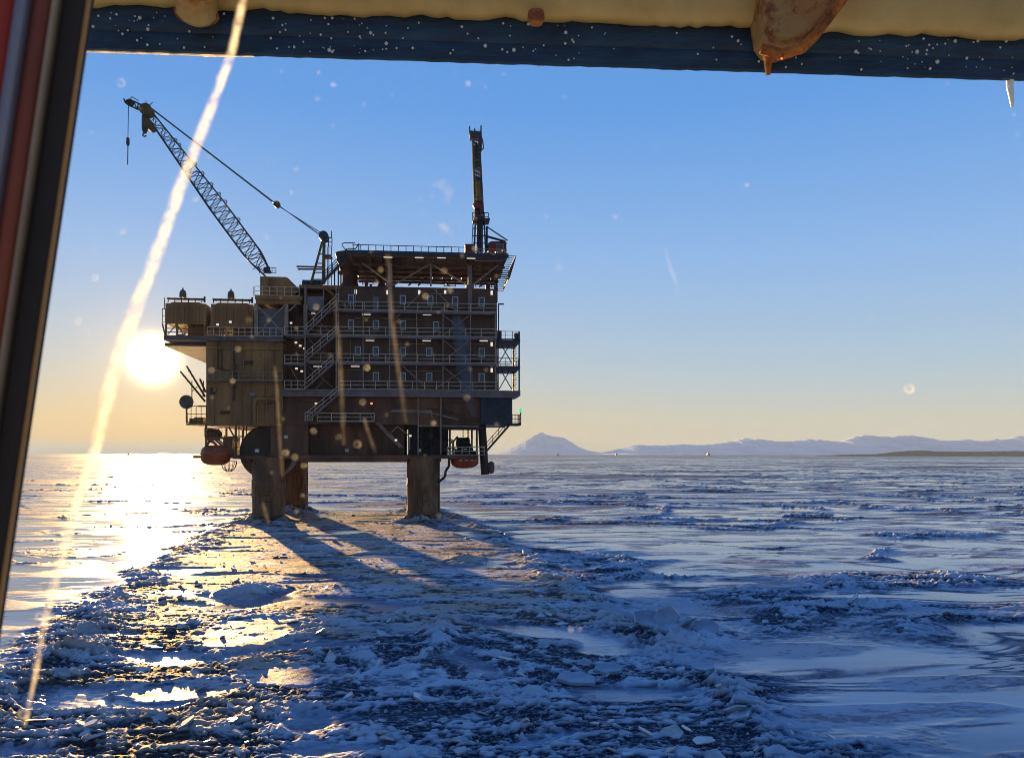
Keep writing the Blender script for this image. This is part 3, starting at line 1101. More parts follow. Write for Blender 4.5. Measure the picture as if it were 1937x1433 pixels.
# ------------------------------------------------------------------ lifeboats
def lifeboat(name, label, x0, x1, d0, d1, zb, zt, canopy):
    t = thing(name, label, "lifeboat")
    nx, ny = 15, 9
    L, Wd = x1 - x0, d1 - d0
    zg = zb + (zt - zb) * (0.55 if canopy else 1.0)

    def shell(part, za, zbk, top, mat):
        v, f = [], []
        for i in range(nx + 1):
            s = i / nx * 2 - 1
            taper = max(0.03, (1 - abs(s) ** 3.0)) ** 0.6
            for j in range(ny):
                an = math.pi * j / (ny - 1)
                cx_ = math.cos(an)
                sn = math.sin(an)
                yy = (d0 + d1) / 2 + Wd / 2 * taper * (abs(cx_) ** 0.7) * (1 if cx_ > 0 else -1)
                hh = sn ** 0.7
                if top: zz = za + (zbk - za) * hh * (0.35 + 0.65 * taper)
                else: zz = za - (za - zbk) * hh * (0.45 + 0.55 * taper)
                v.append((x0 + L * (s + 1) / 2 * (1.0 if top else 1.0), yy, zz))
        for i in range(nx):
            for j in range(ny - 1):
                f.append((i * ny + j, (i + 1) * ny + j, (i + 1) * ny + j + 1, i * ny + j + 1))
        f.append(tuple(range(ny))); f.append(tuple((nx * ny) + j for j in range(ny - 1, -1, -1)))
        mb = MB(); mb.add(v, f)
        return mb.build(part, mat, t, True)
    shell("hull", zg, zb, False, M['orange'])
    if canopy:
        shell("canopy", zg, zt, True, M['orange'])
    mb = MB()
    mb.box(x0 + L * .06, x1 - L * .06, (d0 + d1) / 2 - Wd * .51, (d0 + d1) / 2 + Wd * .51, zg - 0.07, zg + 0.07)
    mb.build("fender", M['orange'], t)
    mb = MB()
    for k in range(3):
        x = x0 + L * (0.3 + k * .2)
        mb.box(x, x + 0.35, d0 - 0.02, d0 + 0.3, zg + (0.25 if canopy else -0.35), zg + (0.5 if canopy else -0.22))
    split(mb, "hatch" if canopy else "reflective_mark", M['white'] if not canopy else M['glass'], t)
    mb = MB()
    for s in (0.2, 0.8):
        mb.bar((x0 + L * s, (d0 + d1) / 2, zt - 0.1), (x0 + L * s, (d0 + d1) / 2, zt + 1.2), 0.05, 5)
    mb.build("fall_wire", M['dark'], t)


lifeboat("lifeboat", "enclosed orange lifeboat with humped canopy hung at the platform's left end", X(376, 0.5), X(432, 0.5), 0.2, 2.9, Z(880, 400), Z(841, 400), True)
lifeboat("lifeboat", "low red orange lifeboat hull slung under the lowest deck at right", X(853, 1), X(906, 1), 0.8, 3.4, Z(886, 880), Z(866, 880), False)

# ------------------------------------------------------------------ lattice crane
cr = thing("lattice_crane", "dark crane with long lattice boom raised to the left over the sun", "crane")
CD = 5.0
mb = MB()
mb.prism([(X(492, CD - 3), Z(560, 520)), (X(545, CD - 3), Z(560, 520)), (X(562, CD - 3), Z(542, 520)), (X(562, CD - 3), Z(536, 520)),
          (X(545, CD - 3), Z(519, 520)), (X(541, CD - 3), Z(517, 520)), (X(492, CD - 3), Z(517, 520))], CD - 3, CD + 3)
mb.box(X(509, CD - 3), X(509.8, CD - 3), CD - 3.06, CD - 3, Z(559, 520), Z(519, 520))
mb.build("machinery_house", M['body'], cr)
mb = MB()
mb.box(X(545, CD - 2), X(622, CD - 2), CD - 2, CD + 2.5, Z(543, 600), Z(536, 600))
mb.lathe((X(592, CD), CD - .5, Z(528, 590)), [(.2, -1.3), (.8, -1.2), (.8, 1.2), (.2, 1.3)], 16, 'X')
mb.box(X(581, CD), X(606, CD), CD - 1.2, CD + 1.2, Z(536, 590), Z(531, 590))
mb.build("winch", M['navy'], cr)
# boom of four chords
bA, bB = P(507, 519, CD), P(280, 212, CD)
ax = (bB - bA).normalized()
perp = Vector((ax.z, 0, -ax.x)).normalized()
if perp.x < 0: perp = -perp
fwd = Vector((0, 1, 0))
Lb = (bB - bA).length


def bw(t):
    return 0.42 + 0.62 * min(1, t / .12) if t < .12 else (1.04 if t < 0.42 else 1.04 - 0.62 * (t - .42) / .58)


def bp(t, s, e):
    wdt = bw(t)
    return bA + ax * Lb * t + perp * (wdt * s * (0.95 if t > .03 else 0.95)) + fwd * (0.9 * wdt * e)


chord, lace = MB(), MB()
TS = [0] + [0.06 + 0.94 * k / 26 for k in range(27)]
for s in (-1, 1):
    for e in (-1, 1):
        for t0, t1 in zip(TS, TS[1:]):
            chord.bar(bp(t0, s, e), bp(t1, s, e), 0.10, 6)
for k, (t0, t1) in enumerate(zip(TS, TS[1:])):
    for e in (-1, 1):
        s = -1 if k % 2 else 1
        lace.bar(bp(t0, s, e), bp(t1, -s, e), 0.055, 5)
        lace.bar(bp(t1, -1, e), bp(t1, 1, e), 0.045, 5)
    for s in (-1, 1):
        e = -1 if k % 2 else 1
        lace.bar(bp(t0, s, e), bp(t1, s, -e), 0.045, 5)
boom = chord.build("boom", M['navy'], cr)
lace.build("lacing", M['navy'], boom)
mb = MB()
for t in (.31, .42, .47, .53, .60, .66, .78, .81):      # sheave guards along the boom's upper side
    q = bp(t, 1.12, 0)
    pts = [q + (ax * math.cos(a_) + perp * math.sin(a_)) * 0.2 for a_ in [math.pi * k / 6 for k in range(7)]]
    mb.tube(pts, 0.07, 5)
mb.build("line_guide", M['navy'], boom)
mb = MB()
mb.prism([(X(284, CD - .5), Z(220, 280)), (X(275, CD - .5), Z(214, 280)), (X(270, CD - .5), Z(206, 280)), (X(280, CD - .5), Z(199, 280)), (X(291, CD - .5), Z(207, 280)), (X(293, CD - .5), Z(216, 280))], CD - .55, CD + .55)
mb.lathe(P(278, 210, CD), [(.2, -.8), (.75, -.7), (.75, .7), (.2, .8)], 14, 'Y')
mb.bar(P(277, 199, CD), P(276, 190, CD), 0.05, 5)
mb.bar(P(283, 199, CD), P(289, 194, CD), 0.06, 5)
mb.build("boom_head", M['olive'], cr)
mb = MB()
for e in (-.5, .5):
    mb.tube([P(276, 203, CD + e), P(262, 196, CD + e), P(244, 188, CD + e), P(236, 193, CD + e)], 0.11, 6)
    mb.tube([P(274, 211, CD + e), P(258, 206, CD + e), P(243, 199, CD + e), P(236, 193, CD + e)], 0.11, 6)
    for a, b in (((262, 197), (258, 206)), ((252, 193), (246, 200)), ((268, 200), (258, 206)), ((254, 194), (258, 205))):
        mb.bar(P(*a, CD + e), P(*b, CD + e), 0.08, 5)
mb.tube([P(246, 190, CD), P(249, 183, CD), P(262, 191, CD)], 0.05, 5)
mb.bar(P(238, 196, CD), P(234, 187, CD), 0.1, 5)
mb.lathe(P(246, 195, CD), [(.1, -.35), (.4, -.3), (.4, .3), (.1, .35)], 12, 'Y')
mb.build("jib", M['navy'], cr)
# gantry A-frame
mb = MB()
for e in (-1.3, 1.3):
    mb.bar(P(613, 450, CD + e * .4), P(612, 537, CD + e), 0.24, 4, 0.3)
    mb.bar(P(611, 452, CD + e * .4), P(588, 537, CD + e), 0.17, 4, 0.2)
    for k in (0.35, 0.55, 0.75, .9):
        mb.bar(P(612.5, 450 + 87 * k, CD + e), P(611 - 23 * k, 450 + 87 * k, CD + e), 0.08, 5)
for k in (0.3, 0.6, 0.9):
    mb.bar(P(612, 450 + 87 * k, CD - 1.3 * (.4 + .6 * k)), P(612, 450 + 87 * k, CD + 1.3 * (.4 + .6 * k)), 0.1, 5)
mb.build("gantry", M['yellow'], cr)
mb = MB()
mb.lathe(P(613, 448, CD), [(.15, -.9), (.6, -.8), (.6, .8), (.15, .9)], 14, 'Y')
mb.box(X(614, CD), X(628, CD), CD - .9, CD + .9, Z(470, 620), Z(467, 620))
rail(mb, P(615, 467, CD - .9, 620), P(628, 467, CD - .9, 620), h=1.2, posts=2, r=0.06)
rail(mb, P(615, 467, CD + .9, 620), P(628, 467, CD + .9, 620), h=1.2, posts=2, r=0.06)
mb.bar(P(627, 450, CD), P(627, 437, CD), 0.06, 5)
for px in (619, 622, 627):
    mb.bar(P(px, 468, CD), P(px, 541, CD), 0.05, 5)
mb.bar(P(561, 504, CD), P(610, 505, CD), 0.11, 6)
mb.bar(P(563, 509, CD), P(610, 509, CD), 0.11, 6)
mb.build("gantry_head", M['navy'], cr)
mb = MB()
blk = P(524, 387, CD)
for dz in (-4, 0, 3):
    mb.bar(P(612, 447 + dz, CD), blk + Vector((0, dz * .06, dz * 0.03)), 0.045, 5)
mb.bar(blk, P(284, 203, CD), 0.075, 5)
mb.bar(blk + Vector((0, .7, 0)), P(284, 203, CD) + Vector((0, .5, 0)), 0.06, 5)
mb.build("pendant_rope", M['navy'], cr)
mb = MB()
mb.lathe(blk, [(.15, -.4), (.42, -.3), (.42, .3), (.15, .4)], 14, 'Y')
mb.bar(blk, P(516, 382, CD), 0.16, 6, .08)
mb.build("bridle_block", M['navy'], cr)
mb = MB()
mb.lathe(P(274, 234, CD), [(.1, 1.25), (.3, 1.2), (.38, .8), (.38, -.7), (.25, -1.1), (.1, -1.2)], 12)
for dx in (-.2, .2):
    mb.bar(P(274, 220, CD) + Vector((dx, 0, 0)), P(274, 210, CD) + Vector((dx, 0, 0)), 0.07, 5)
q = P(273.5, 255, CD)
mb.tube([q + Vector((0.22 * math.cos(a_), 0, 0.22 * math.sin(a_))) for a_ in [k * math.pi / 5 + .9 for k in range(9)]], 0.09, 6)
mb.build("hook_block", M['navy'], cr)
mb = MB()
mb.bar(P(243, 196, CD), P(242, 262, CD), 0.045, 5)
mb.lathe(P(242, 268, CD), [(.08, .5), (.2, .45), (.22, -.3), (.06, -.6)], 10)
mb.bar(P(242, 276, CD), P(241.5, 312, CD), 0.06, 5)
mb.build("whip_line", M['navy'], cr)
mb = MB()
mb.bar(P(491, 517, CD - 2), P(490, 500, CD - 2), 0.05, 5)
mb.tube([P(478, 509, CD - 2), P(489, 504, CD - 2), P(491, 512, CD - 2)], 0.05, 5)
rail(mb, P(500, 517, CD - 2, 520), P(522, 517, CD - 2, 520), h=.7, posts=3, r=.04)
mb.lathe(P(502, 514, CD - 2), [(.25, -.2), (.25, .5), (.1, .6)], 8)
mb.lathe(P(507, 514, CD - 2), [(.25, -.2), (.25, .6), (.1, .7)], 8)
mb.build("house_railing", M['navy'], cr)

# ------------------------------------------------------------------ second crane, seen end-on on the helideck corner
c2 = thing("pedestal_crane", "narrow dark crane with upright boom on the right helideck corner", "crane")
D2 = 6.0
mb = MB()
for px in (897, 903, 912, 919):
    mb.bar(P(px + (906 - px) * .0, 478, D2 - 1), P(px + (906 - px) * .25, 418, D2 - 1), 0.11, 6)
    mb.bar(P(px, 478, D2 + 1.5), P(px + (906 - px) * .25, 418, D2 + 1.5), 0.11, 6)
mb.box(X(903, D2), X(913, D2), D2 - .6, D2 + 1.4, Z(478, 900, D2), Z(420, 900, D2))
for py in (432, 446, 460):
    mb.bar(P(894, py, D2 - 1), P(920, py, D2 - 1), 0.07, 5)
mb.build("pedestal", M['navy'], c2)
mb = MB()
for px in (894.5, 899):
    mb.bar(P(px - 2, 470, D2 - 1.3), P(px, 424, D2 - 1.3), 0.05, 5)
for k in range(12):
    mb.bar(P(893 + k * .1, 468 - k * 3.8, D2 - 1.3), P(897.5 + k * .1, 468 - k * 3.8, D2 - 1.3), 0.035, 5)
mb.build("ladder", M['navy'], c2)
mb = MB()
bp0, bp1 = P(907, 424, D2), P(900, 264, D2)
half = 0.5
for e in (-1, 1):
    for k in range(20):
        t0, t1 = k / 20, (k + 1) / 20
        for s in (-1, 1):
            A = bp0.lerp(bp1, t0) + Vector((s * (half + .05 - .1 * t0), e * .5, 0))
            B = bp0.lerp(bp1, t1) + Vector((s * (half + .05 - .1 * t1), e * .5, 0))
            mb.bar(A, B, 0.13, 4)
        A = bp0.lerp(bp1, t0) + Vector((-half, e * .5, 0)); B = bp0.lerp(bp1, t1) + Vector((half, e * .5, 0))
        mb.bar(A, B, 0.09, 4)
        A = bp0.lerp(bp1, t0) + Vector((half, e * .5, 0)); B = bp0.lerp(bp1, t1) + Vector((-half, e * .5, 0))
        mb.bar(A, B, 0.09, 4)
A, B = P(906.5, 424, D2), P(900.6, 275, D2)
for k in range(10):
    if k in (3, 6): continue
    q0, q1 = A.lerp(B, k / 10 + .01), A.lerp(B, (k + .93) / 10)
    mb.bar(q0, q1, 0.45, 4, 0.45)
upb = mb.build("boom", M['navy'], c2)
mb = MB()
A, B = P(905, 381, D2 - .75), P(904, 343, D2 - .75)
mb.bar(A, B, 0.42, 4, 0.36)
mb.build("yellow_section", M['yellow'], upb)
mb = MB()
mb.lathe(P(901, 389, D2 - .9), [(.1, -.3), (.45, -.25), (.45, .25), (.1, .3)], 12, 'Y')
mb.bar(P(910, 402, D2 - .8), P(908, 384, D2 - .8), 0.2, 4)
mb.build("red_sheave", M['redbox'], upb)
mb = MB()
mb.box(X(888.5, D2), X(910, D2), D2 - .7, D2 + .7, Z(263, 900, D2), Z(252, 900, D2))
mb.box(X(904, D2), X(911, D2), D2 - .7, D2 + .7, Z(284, 900, D2), Z(258, 900, D2))
mb.tube([P(912, 262, D2), P(915, 280, D2), P(909, 286, D2)], 0.09, 5)
for px, top in ((888.5, 239), (898, 243), (910, 238)):
    mb.bar(P(px, 254, D2), P(px, top, D2), 0.10, 5)
mb.bar(P(889, 248, D2), P(897, 246, D2), 0.04, 4)
mb.bar(P(899, 247, D2), P(910, 246, D2), 0.04, 4)
mb.build("boom_head", M['navy'], c2)
mb = MB()
mb.box(X(894, D2), X(925, D2), D2 - 1.6, D2 + 1, Z(421, 900, D2), Z(418, 900, D2))
rail(mb, P(894, 418, D2 - 1.6, 900), P(924, 418, D2 - 1.6, 900), h=1.1, posts=4, r=.05)
rail(mb, P(894, 418, D2 + .9, 900), P(924, 418, D2 + .9, 900), h=1.1, posts=4, r=.05)
mb.build("work_basket", M['navy'], c2)
mb = MB()
mb.bar(P(921, 429, D2), P(960, 455, D2), 0.09, 5)
mb.bar(P(920, 447, D2), P(956, 457, D2), 0.16, 5)
mb.bar(P(921, 475, D2), P(921, 428, D2), 0.13, 6)
mb.build("tail_frame", M['navy'], c2)

o = thing("deck_cabin", "small dark red cabin with a window behind the upright crane", "cabin")
mb = MB()
mb.box(X(925, 4), X(958, 4), 4.0, 7.0, Z(479, 930, 4), Z(459, 930, 4))
mb.prism([(X(924, 4), Z(459, 930, 4)), (X(959, 4), Z(459, 930, 4)), (X(956, 4), Z(456.5, 930, 4)), (X(930, 4), Z(456.5, 930, 4))], 3.9, 7.1)
mb.build("shell", M['redbox'], o)
mb = MB()
mb.box(X(939, 4), X(953, 4), 3.88, 4.0, Z(474, 930, 4), Z(461, 930, 4))
wdw = mb.build("window_frame", M['brace'], o)
mb = MB(); mb.box(X(940.5, 4), X(951.5, 4), 3.84, 3.88, Z(473, 930, 4), Z(462.5, 930, 4)); mb.build("pane", M['glass'], wdw)
o = thing("deck_crate", "dull red steel crate on the helideck left of the upright crane", "crate")
mb = MB()
mb.box(X(880, 0), X(898, 0), 0.0, 2.4, Z(476.5, 900, 0), Z(463.5, 900, 0))
for k in range(6):
    x = X(881 + k * 3.1, 0)
    mb.box(x, x + .08, -.05, 0, Z(476, 900, 0), Z(464, 900, 0))
mb.build("body", M['redbox'], o)
mb = MB(); mb.box(X(879.5, 0), X(898.5, 0), -.08, 2.5, Z(463.5, 900, 0), Z(462, 900, 0)); mb.build("lid", M['navy'], o)
mb = MB()
rr = random.Random(11)
for k in range(14):
    px = 898 + k * 4.3
    q = Vector((X(px, -1.15), -1.15, HZ1 + .1 + rr.uniform(-.1, .3)))
    mb.bar(q, q + Vector((rr.uniform(.2, .6), 0, rr.uniform(-.2, .2))), 0.09, 6)
mb.bar((X(898, -1.1), -1.1, HZ1 + .55), (X(958, -1.1), -1.1, HZ1 + .55), .05, 5)
mb.bar((X(898, -1.1), -1.1, HZ1 - .9), (X(950, -1.1), -1.1, HZ1 - .9), .06, 5)
mb.build("edge_pipework", M['brace'], hel)

# ------------------------------------------------------------------ lamps
def lamp(px, py, w_, h_, d, label, grp, mat='lamp', cat="lamp", name="wall_lamp"):
    t = thing(name, label, cat, grp)
    q = P(px, py, d)
    mb = MB()
    mb.box(q.x - w_ / 2, q.x + w_ / 2, d - 0.16, d - 0.04, q.z - h_ / 2, q.z + h_ / 2)
    mb.build("lens", M[mat], t)
    mb = MB()
    mb.box(q.x - w_ / 2 - .05, q.x + w_ / 2 + .05, d - .04, d + .02, q.z - h_ / 2 - .05, q.z + h_ / 2 + .05)
    mb.build("housing", M['dark'], t)


LT = "white wall lamp "
for px, py, lab in ((673, 552, "above the leftmost top row window"), (733, 553, "beside the left helideck column, top storey"), (793, 553, "high between two top row windows at mid wall"),
                    (842, 553, "right of centre on the top storey wall"), (930, 554, "at the right corner of the top storey"), (930, 651, "at the right corner two storeys above the girder"), (930, 700, "at the right corner just above the girder")):
    lamp(px, py, 0.28, 0.5, WD, LT + lab, "wall lamps on the accommodation block")
ST = "thin white tube light "
for px, py, d, lab in ((693, 595, 1.3, "under the top walkway near the left column"), (808, 595.5, 1.3, "under the top walkway at mid block"), (926, 596.5, 1.3, "under the top walkway at the right end"),
                       (700, 644, 1.3, "under the second walkway at left"), (807, 644.5, 1.3, "under the second walkway at mid block"), (915, 645, 1.3, "under the second walkway at right"),
                       (672, 693, 1.3, "under the third walkway beside the stair tower"), (793, 487.5, -1.0, "on the helideck underside, middle"), (835, 488, -1.0, "on the helideck underside, right of middle"),
                       (734, 487, -1.0, "on the helideck underside at left column"), (891, 489, -1.0, "on the helideck underside near the right column"), (796, 513, 6.0, "deep under the helideck"), (597, 593, 3.3, "behind the top of the stair tower"), (601, 693, 3.3, "behind the lower stair flight")):
    lamp(px, py, 1.05, 0.085, d, ST + lab, "tube lights on the platform", name="tube_light")
SP = "small bright spot lamp "
for px, py, d, lab, mt in ((560, 648, 3.4, "topmost of the pair left of the stair", 'lamp'), (568, 654, 3.4, "second of the row left of the stair", 'lamp'), (576, 659, 3.4, "nearest the stair landing", 'lamp'),
                       (561, 697, 3.4, "upper one below the middle landing", 'lamp'), (571, 702, 3.4, "lower one below the middle landing", 'lamp'), (598, 763, 0.9, "under the girder by the lowest stair", 'lamp'),
                       (703, 763, 0.9, "glowing red above the lower walkway", 'redlamp'), (551, 611, 2.4, "beside the rusty crane pedestal", 'lamp'), (412, 614, 0.5, "under the second equipment module", 'lamp'), (436, 609, 0.5, "on the second equipment module", 'lamp'),
                       (749, 832, 0.3, "on the slanting pipes by the right leg", 'lamp'), (776, 824, 0.2, "at the bend of the pipe by the right leg", 'lamp')):
    lamp(px, py, 0.3, 0.22, d, SP + lab, "spot lamps on the platform", mt, name="spot_lamp")
SG = "small white sign plate "
for px, py, d, lab in ((541, 826, 1.1, "on the left leg's upper hull"), (656, 851.5, 2.8, "low on the dark middle hull"), (793, 851.5, 1.2, "above the right front leg"), (486, 852, 0.2, "low beside the winch drum")):
    mb = MB()
    q = P(px, py, d)
    mb.box(q.x - .24, q.x + .24, d - .06, d, q.z - .2, q.z + .2)
    o = place(mb.build("sign_plate", M['white']))
    tag(o, SG + lab, "sign", "sign plates on the platform")

# ------------------------------------------------------------------ steam in front of the block
mb = MB()
rr = random.Random(5)
prev = None
spine = [(862, 600, .6), (868, 622, .95), (873, 645, 1.1), (876, 670, 1.0), (878, 695, .9), (881, 718, .95), (884, 742, .8), (890, 765, .6), (896, 788, .3)]
vs, fs, n_ = [], [], 14
for (px, py, r_) in spine:
    q = P(px, py, -1.6)
    for i in range(n_):
        a_ = 2 * math.pi * i / n_
        k = r_ * rr.uniform(.7, 1.25)
        vs.append(q + Vector((k * math.cos(a_), .6 * k * math.sin(a_), rr.uniform(-.3, .3))))
for k in range(len(spine) - 1):
    for i in range(n_):
        fs.append((k * n_ + i, (k + 1) * n_ + i, (k + 1) * n_ + (i + 1) % n_, k * n_ + (i + 1) % n_))
fs.append(tuple(range(n_))); fs.append(tuple((len(spine) - 1) * n_ + i for i in range(n_ - 1, -1, -1)))
mb.add(vs, fs)
m = bpy.data.materials.new("steam"); m.use_nodes = True
m.node_tree.nodes.clear()
vo = m.node_tree.nodes.new("ShaderNodeOutputMaterial"); pv = m.node_tree.nodes.new("ShaderNodeVolumePrincipled")
pv.inputs["Color"].default_value = (.85, .85, .95, 1); pv.inputs["Density"].default_value = 0.45
m.node_tree.links.new(pv.outputs[0], vo.inputs["Volume"])
o = place(mb.build("steam_plume", m, None, True))
tag(o, "thin grey steam plume drifting down in front of the windows", "steam", kind="stuff")

# ------------------------------------------------------------------ sea ice
def noise_tools(seed):
    rs = np.random.RandomState(seed)
    perm = rs.permutation(1024)
    ang = rs.rand(1024) * 2 * np.pi
    gx, gy = np.cos(ang), np.sin(ang)

    def perlin(x, y):
        xi, yi = np.floor(x).astype(np.int64), np.floor(y).astype(np.int64)
        xf, yf = x - xi, y - yi
        u = xf * xf * xf * (xf * (xf * 6 - 15) + 10)
        v = yf * yf * yf * (yf * (yf * 6 - 15) + 10)

        def g(ix, iy, dx, dy):
            h = perm[(perm[ix & 1023] + iy) & 1023]
            return gx[h] * dx + gy[h] * dy
        a = g(xi, yi, xf, yf); b = g(xi + 1, yi, xf - 1, yf)
        c_ = g(xi, yi + 1, xf, yf - 1); d_ = g(xi + 1, yi + 1, xf - 1, yf - 1)
        return (a + u * (b - a) + v * ((c_ + u * (d_ - c_)) - (a + u * (b - a)))) * 1.5
    return perlin


pn = [noise_tools(s) for s in range(12)]


def fbm(k, x, y, octs=4, gain=0.5):
    s, a, t = 0, 1.0, 0
    for o_ in range(octs):
        s = s + a * pn[(k + o_) % 12](x * 2 ** o_ + 17.3 * o_, y * 2 ** o_ - 9.1 * o_)
        t += a; a *= gain
    return s / t


rs_c = np.random.RandomState(99)
CT = rs_c.rand(4096, 6)


def plates(x, y, sx, sy, seed):
    """tilted flat pieces: height of the piece each point lies on, and nearness to a crack"""
    u, v = x / sx, y / sy
    iu, iv = np.floor(u).astype(np.int64), np.floor(v).astype(np.int64)
    d1 = np.full(x.shape, 9.0); d2 = np.full(x.shape, 9.0); hh = np.zeros(x.shape)
    for a in (-1, 0, 1):
        for b in (-1, 0, 1):
            k = ((iu + a) * 73 + (iv + b) * 179 + seed * 37 + ((iu + a) * (iv + b)) % 61) & 4095
            t = CT[k]
            du, dv = u - (iu + a + t[..., 0]), v - (iv + b + t[..., 1])
            d = np.hypot(du, dv)
            near_ = d < d1
            d2 = np.where(near_, d1, np.minimum(d2, d))
            hh = np.where(near_, t[..., 2] + (t[..., 3] - .5) * 1.3 * du + (t[..., 4] - .35) * 1.3 * dv, hh)
            d1 = np.where(near_, d, d1)
    return hh, d2 - d1


def sstep(a, b, x):
    t = np.clip((x - a) / (b - a), 0, 1)
    return t * t * (3 - 2 * t)


YL = [0, 24, 30, 51, 98, 112, 128]
XL = [-16, -16.5, -18, -24, -33, -35, -36]
YR = [0, 24, 31.6, 46.3, 72, 105, 119, 128]
XR = [9.5, 8.9, 8.1, 5.4, 1.4, -5, -9, -14]


def ice_fields(x, y):
    """height in metres, roughness of the rubble 0..1, frost 0..1 at ground points"""
    wx = x + 5 * pn[0](x / 21, y / 21) + 1.3 * pn[1](x / 5, y / 5)
    wy = y + 5 * pn[2](x / 21 + 5, y / 21) + 1.3 * pn[3](x / 5, y / 5 + 3)
    bn = 1.6 * pn[4](x / 5, y / 5) + .6 * pn[5](x / 1.6, y / 1.6)
    el = x - np.interp(y, YL, XL) + bn
    er = np.interp(y, YR, XR) - x + bn * .8
    track = sstep(-1.2, 1.2, el) * sstep(-.8, .8, er) * (1 - sstep(122, 130, y))
    # rubble texture at several sizes
    def rid(k, sx, sy):
        return 1 - np.abs(pn[k](wx / sx, wy / sy)) * 1.8
    big = fbm(6, wx / 7.0, wy / 4.5, 3)
    pl1, cr1 = plates(x + .35 * pn[1](x / .7, y / .7), y + .35 * pn[2](x / .7, y / .7), 1.5, .85, 1)
    pl2, cr2 = plates(x + .12 * pn[3](x / .3, y / .3), y, .52, .34, 2)
    rub = .22 * pl1 + .28 * pl2 + .26 * rid(7, 4.2, 2.0) ** 2 + .24 * rid(9, .55, .36) ** 2 + .14 * pn[10](x / .24, y / .17) - .10 * sstep(.10, .0, cr1)
    floe = sstep(.12, .34, fbm(3, wx / 9 + 31, wy / 3.6, 2))            # flat sheets frozen inside the rubble
    tr_rough = track * (1 - .92 * floe)
    # pressure ridges on the smooth sheets, lying mostly across the view
    r1 = np.clip(1 - np.abs(fbm(1, wx / 52, wy / 30, 3)) * 13, 0, 1) * sstep(-.16, .22, fbm(9, x / 38 + 2, y / 30, 2))
    r2 = np.clip(1 - np.abs(fbm(4, wx / 22 + 9, wy / 13, 3)) * 13.0, 0, 1)
    gate = sstep(-.12, .25, fbm(8, x / 34 + 3, y / 20, 2))
    rightish = sstep(-.05, .25, x / np.maximum(y, 1))
    calm = np.clip(sstep(.5, 3, -er) * (1 - sstep(36, 50, y)) + .55 * sstep(-.3, -.42, x / np.maximum(y, 1)) * (1 - sstep(110, 180, y)), 0, 1)
    r = np.maximum(r1 ** 1.3, r2 ** 1.3 * gate * (.45 + .55 * rightish)) * (1 - .85 * calm)
    edge = np.exp(-(er / 1.5) ** 2) * (y < 125) * (.35 + .65 * sstep(-.2, .3, pn[5](y / 6, x / 6))) + .6 * np.exp(-(el / 1.6) ** 2) * (y < 120)
    rg = np.maximum(r * (1 - track), edge)
    lines = np.clip(1 - np.abs(fbm(2, wx / 26 + 3, wy / 4.6, 2)) * 16, 0, 1) * (1 - track) * sstep(-.12, .2, pn[9](x / 9, y / 6)) * (1 - .5 * calm)
    near = 1 - sstep(250, 900, y)
    flat = 1 - .74 * sstep(34, 58, y) * track
    h = (rub - .35) * flat * (tr_rough * (.29 + .28 * big) + rg * .44) + .24 * rg * (.5 + rub) + .14 * track * (1 - floe) + .05 * lines + .05 * fbm(0, x / 12, y / 6, 2)
    h += .03 * sstep(.2, .24, fbm(3, wx / 9 + 31, wy / 3.6, 2)) * track
    def crack(k, sx, sy, wd, g0, gk, gs):
        return np.clip(1 - np.abs(fbm(k, wx / sx + 3 * k, wy / sy, 3)) * wd, 0, 1) * sstep(g0, g0 + .3, pn[gk](x / gs, y / gs * 1.6))
    l2 = crack(5, 70, 13, 19, -.2, 10, 30)
    l3 = crack(6, 11, 2.6, 9, -.05, 11, 7) * (1 - sstep(60, 130, y))
    l4 = crack(7, 240, 48, 17, -.35, 3, 160) * sstep(90, 160, y)
    l5 = crack(8, 90, 22, 13, -.3, 2, 60) * sstep(60, 110, y)
    l6 = .8 * crack(2, 4.6, 1.5, 10, .0, 4, 9) * (1 - sstep(45, 80, y))
    lines = np.maximum(np.maximum(lines, l2), np.maximum(np.maximum(l3 * (1 - .25 * calm), l6), np.maximum(l4, l5))) * (1 - track)
    rough = np.clip(np.maximum(tr_rough, rg * 1.5) + .95 * lines, 0, 1)
    # far away: smooth sheets, and rough bands with the rubble's self-shading painted in dark
    farb = -.10 * sstep(.1, -.35, x / np.maximum(y, 1)) + .6 * fbm(5, x / 260 + 3, y / 95, 3) + .5 * fbm(6, x / 900, y / 420 + 7, 3) + .35 * fbm(7, x / 90, y / 30, 2)
    far = sstep(.10, .27, farb)
    ff = sstep(110, 420, y)
    rough = np.clip(np.maximum(rough * (1 - .25 * ff), far * ff), 0, 1)
    lit_track = track * sstep(36, 50, y)
    patch = sstep(.06, .15, fbm(10, x / 13 + 4, y / 4.5, 4)) * (1 - track) * (1 - .6 * ff)
    rough = np.maximum(rough, .42 * patch)
    h = h + .02 * patch
    far_dark = .45 * sstep(900, 2600, y)
    rough = np.maximum(rough, far_dark)
    h = h * near
    frost_add = 0
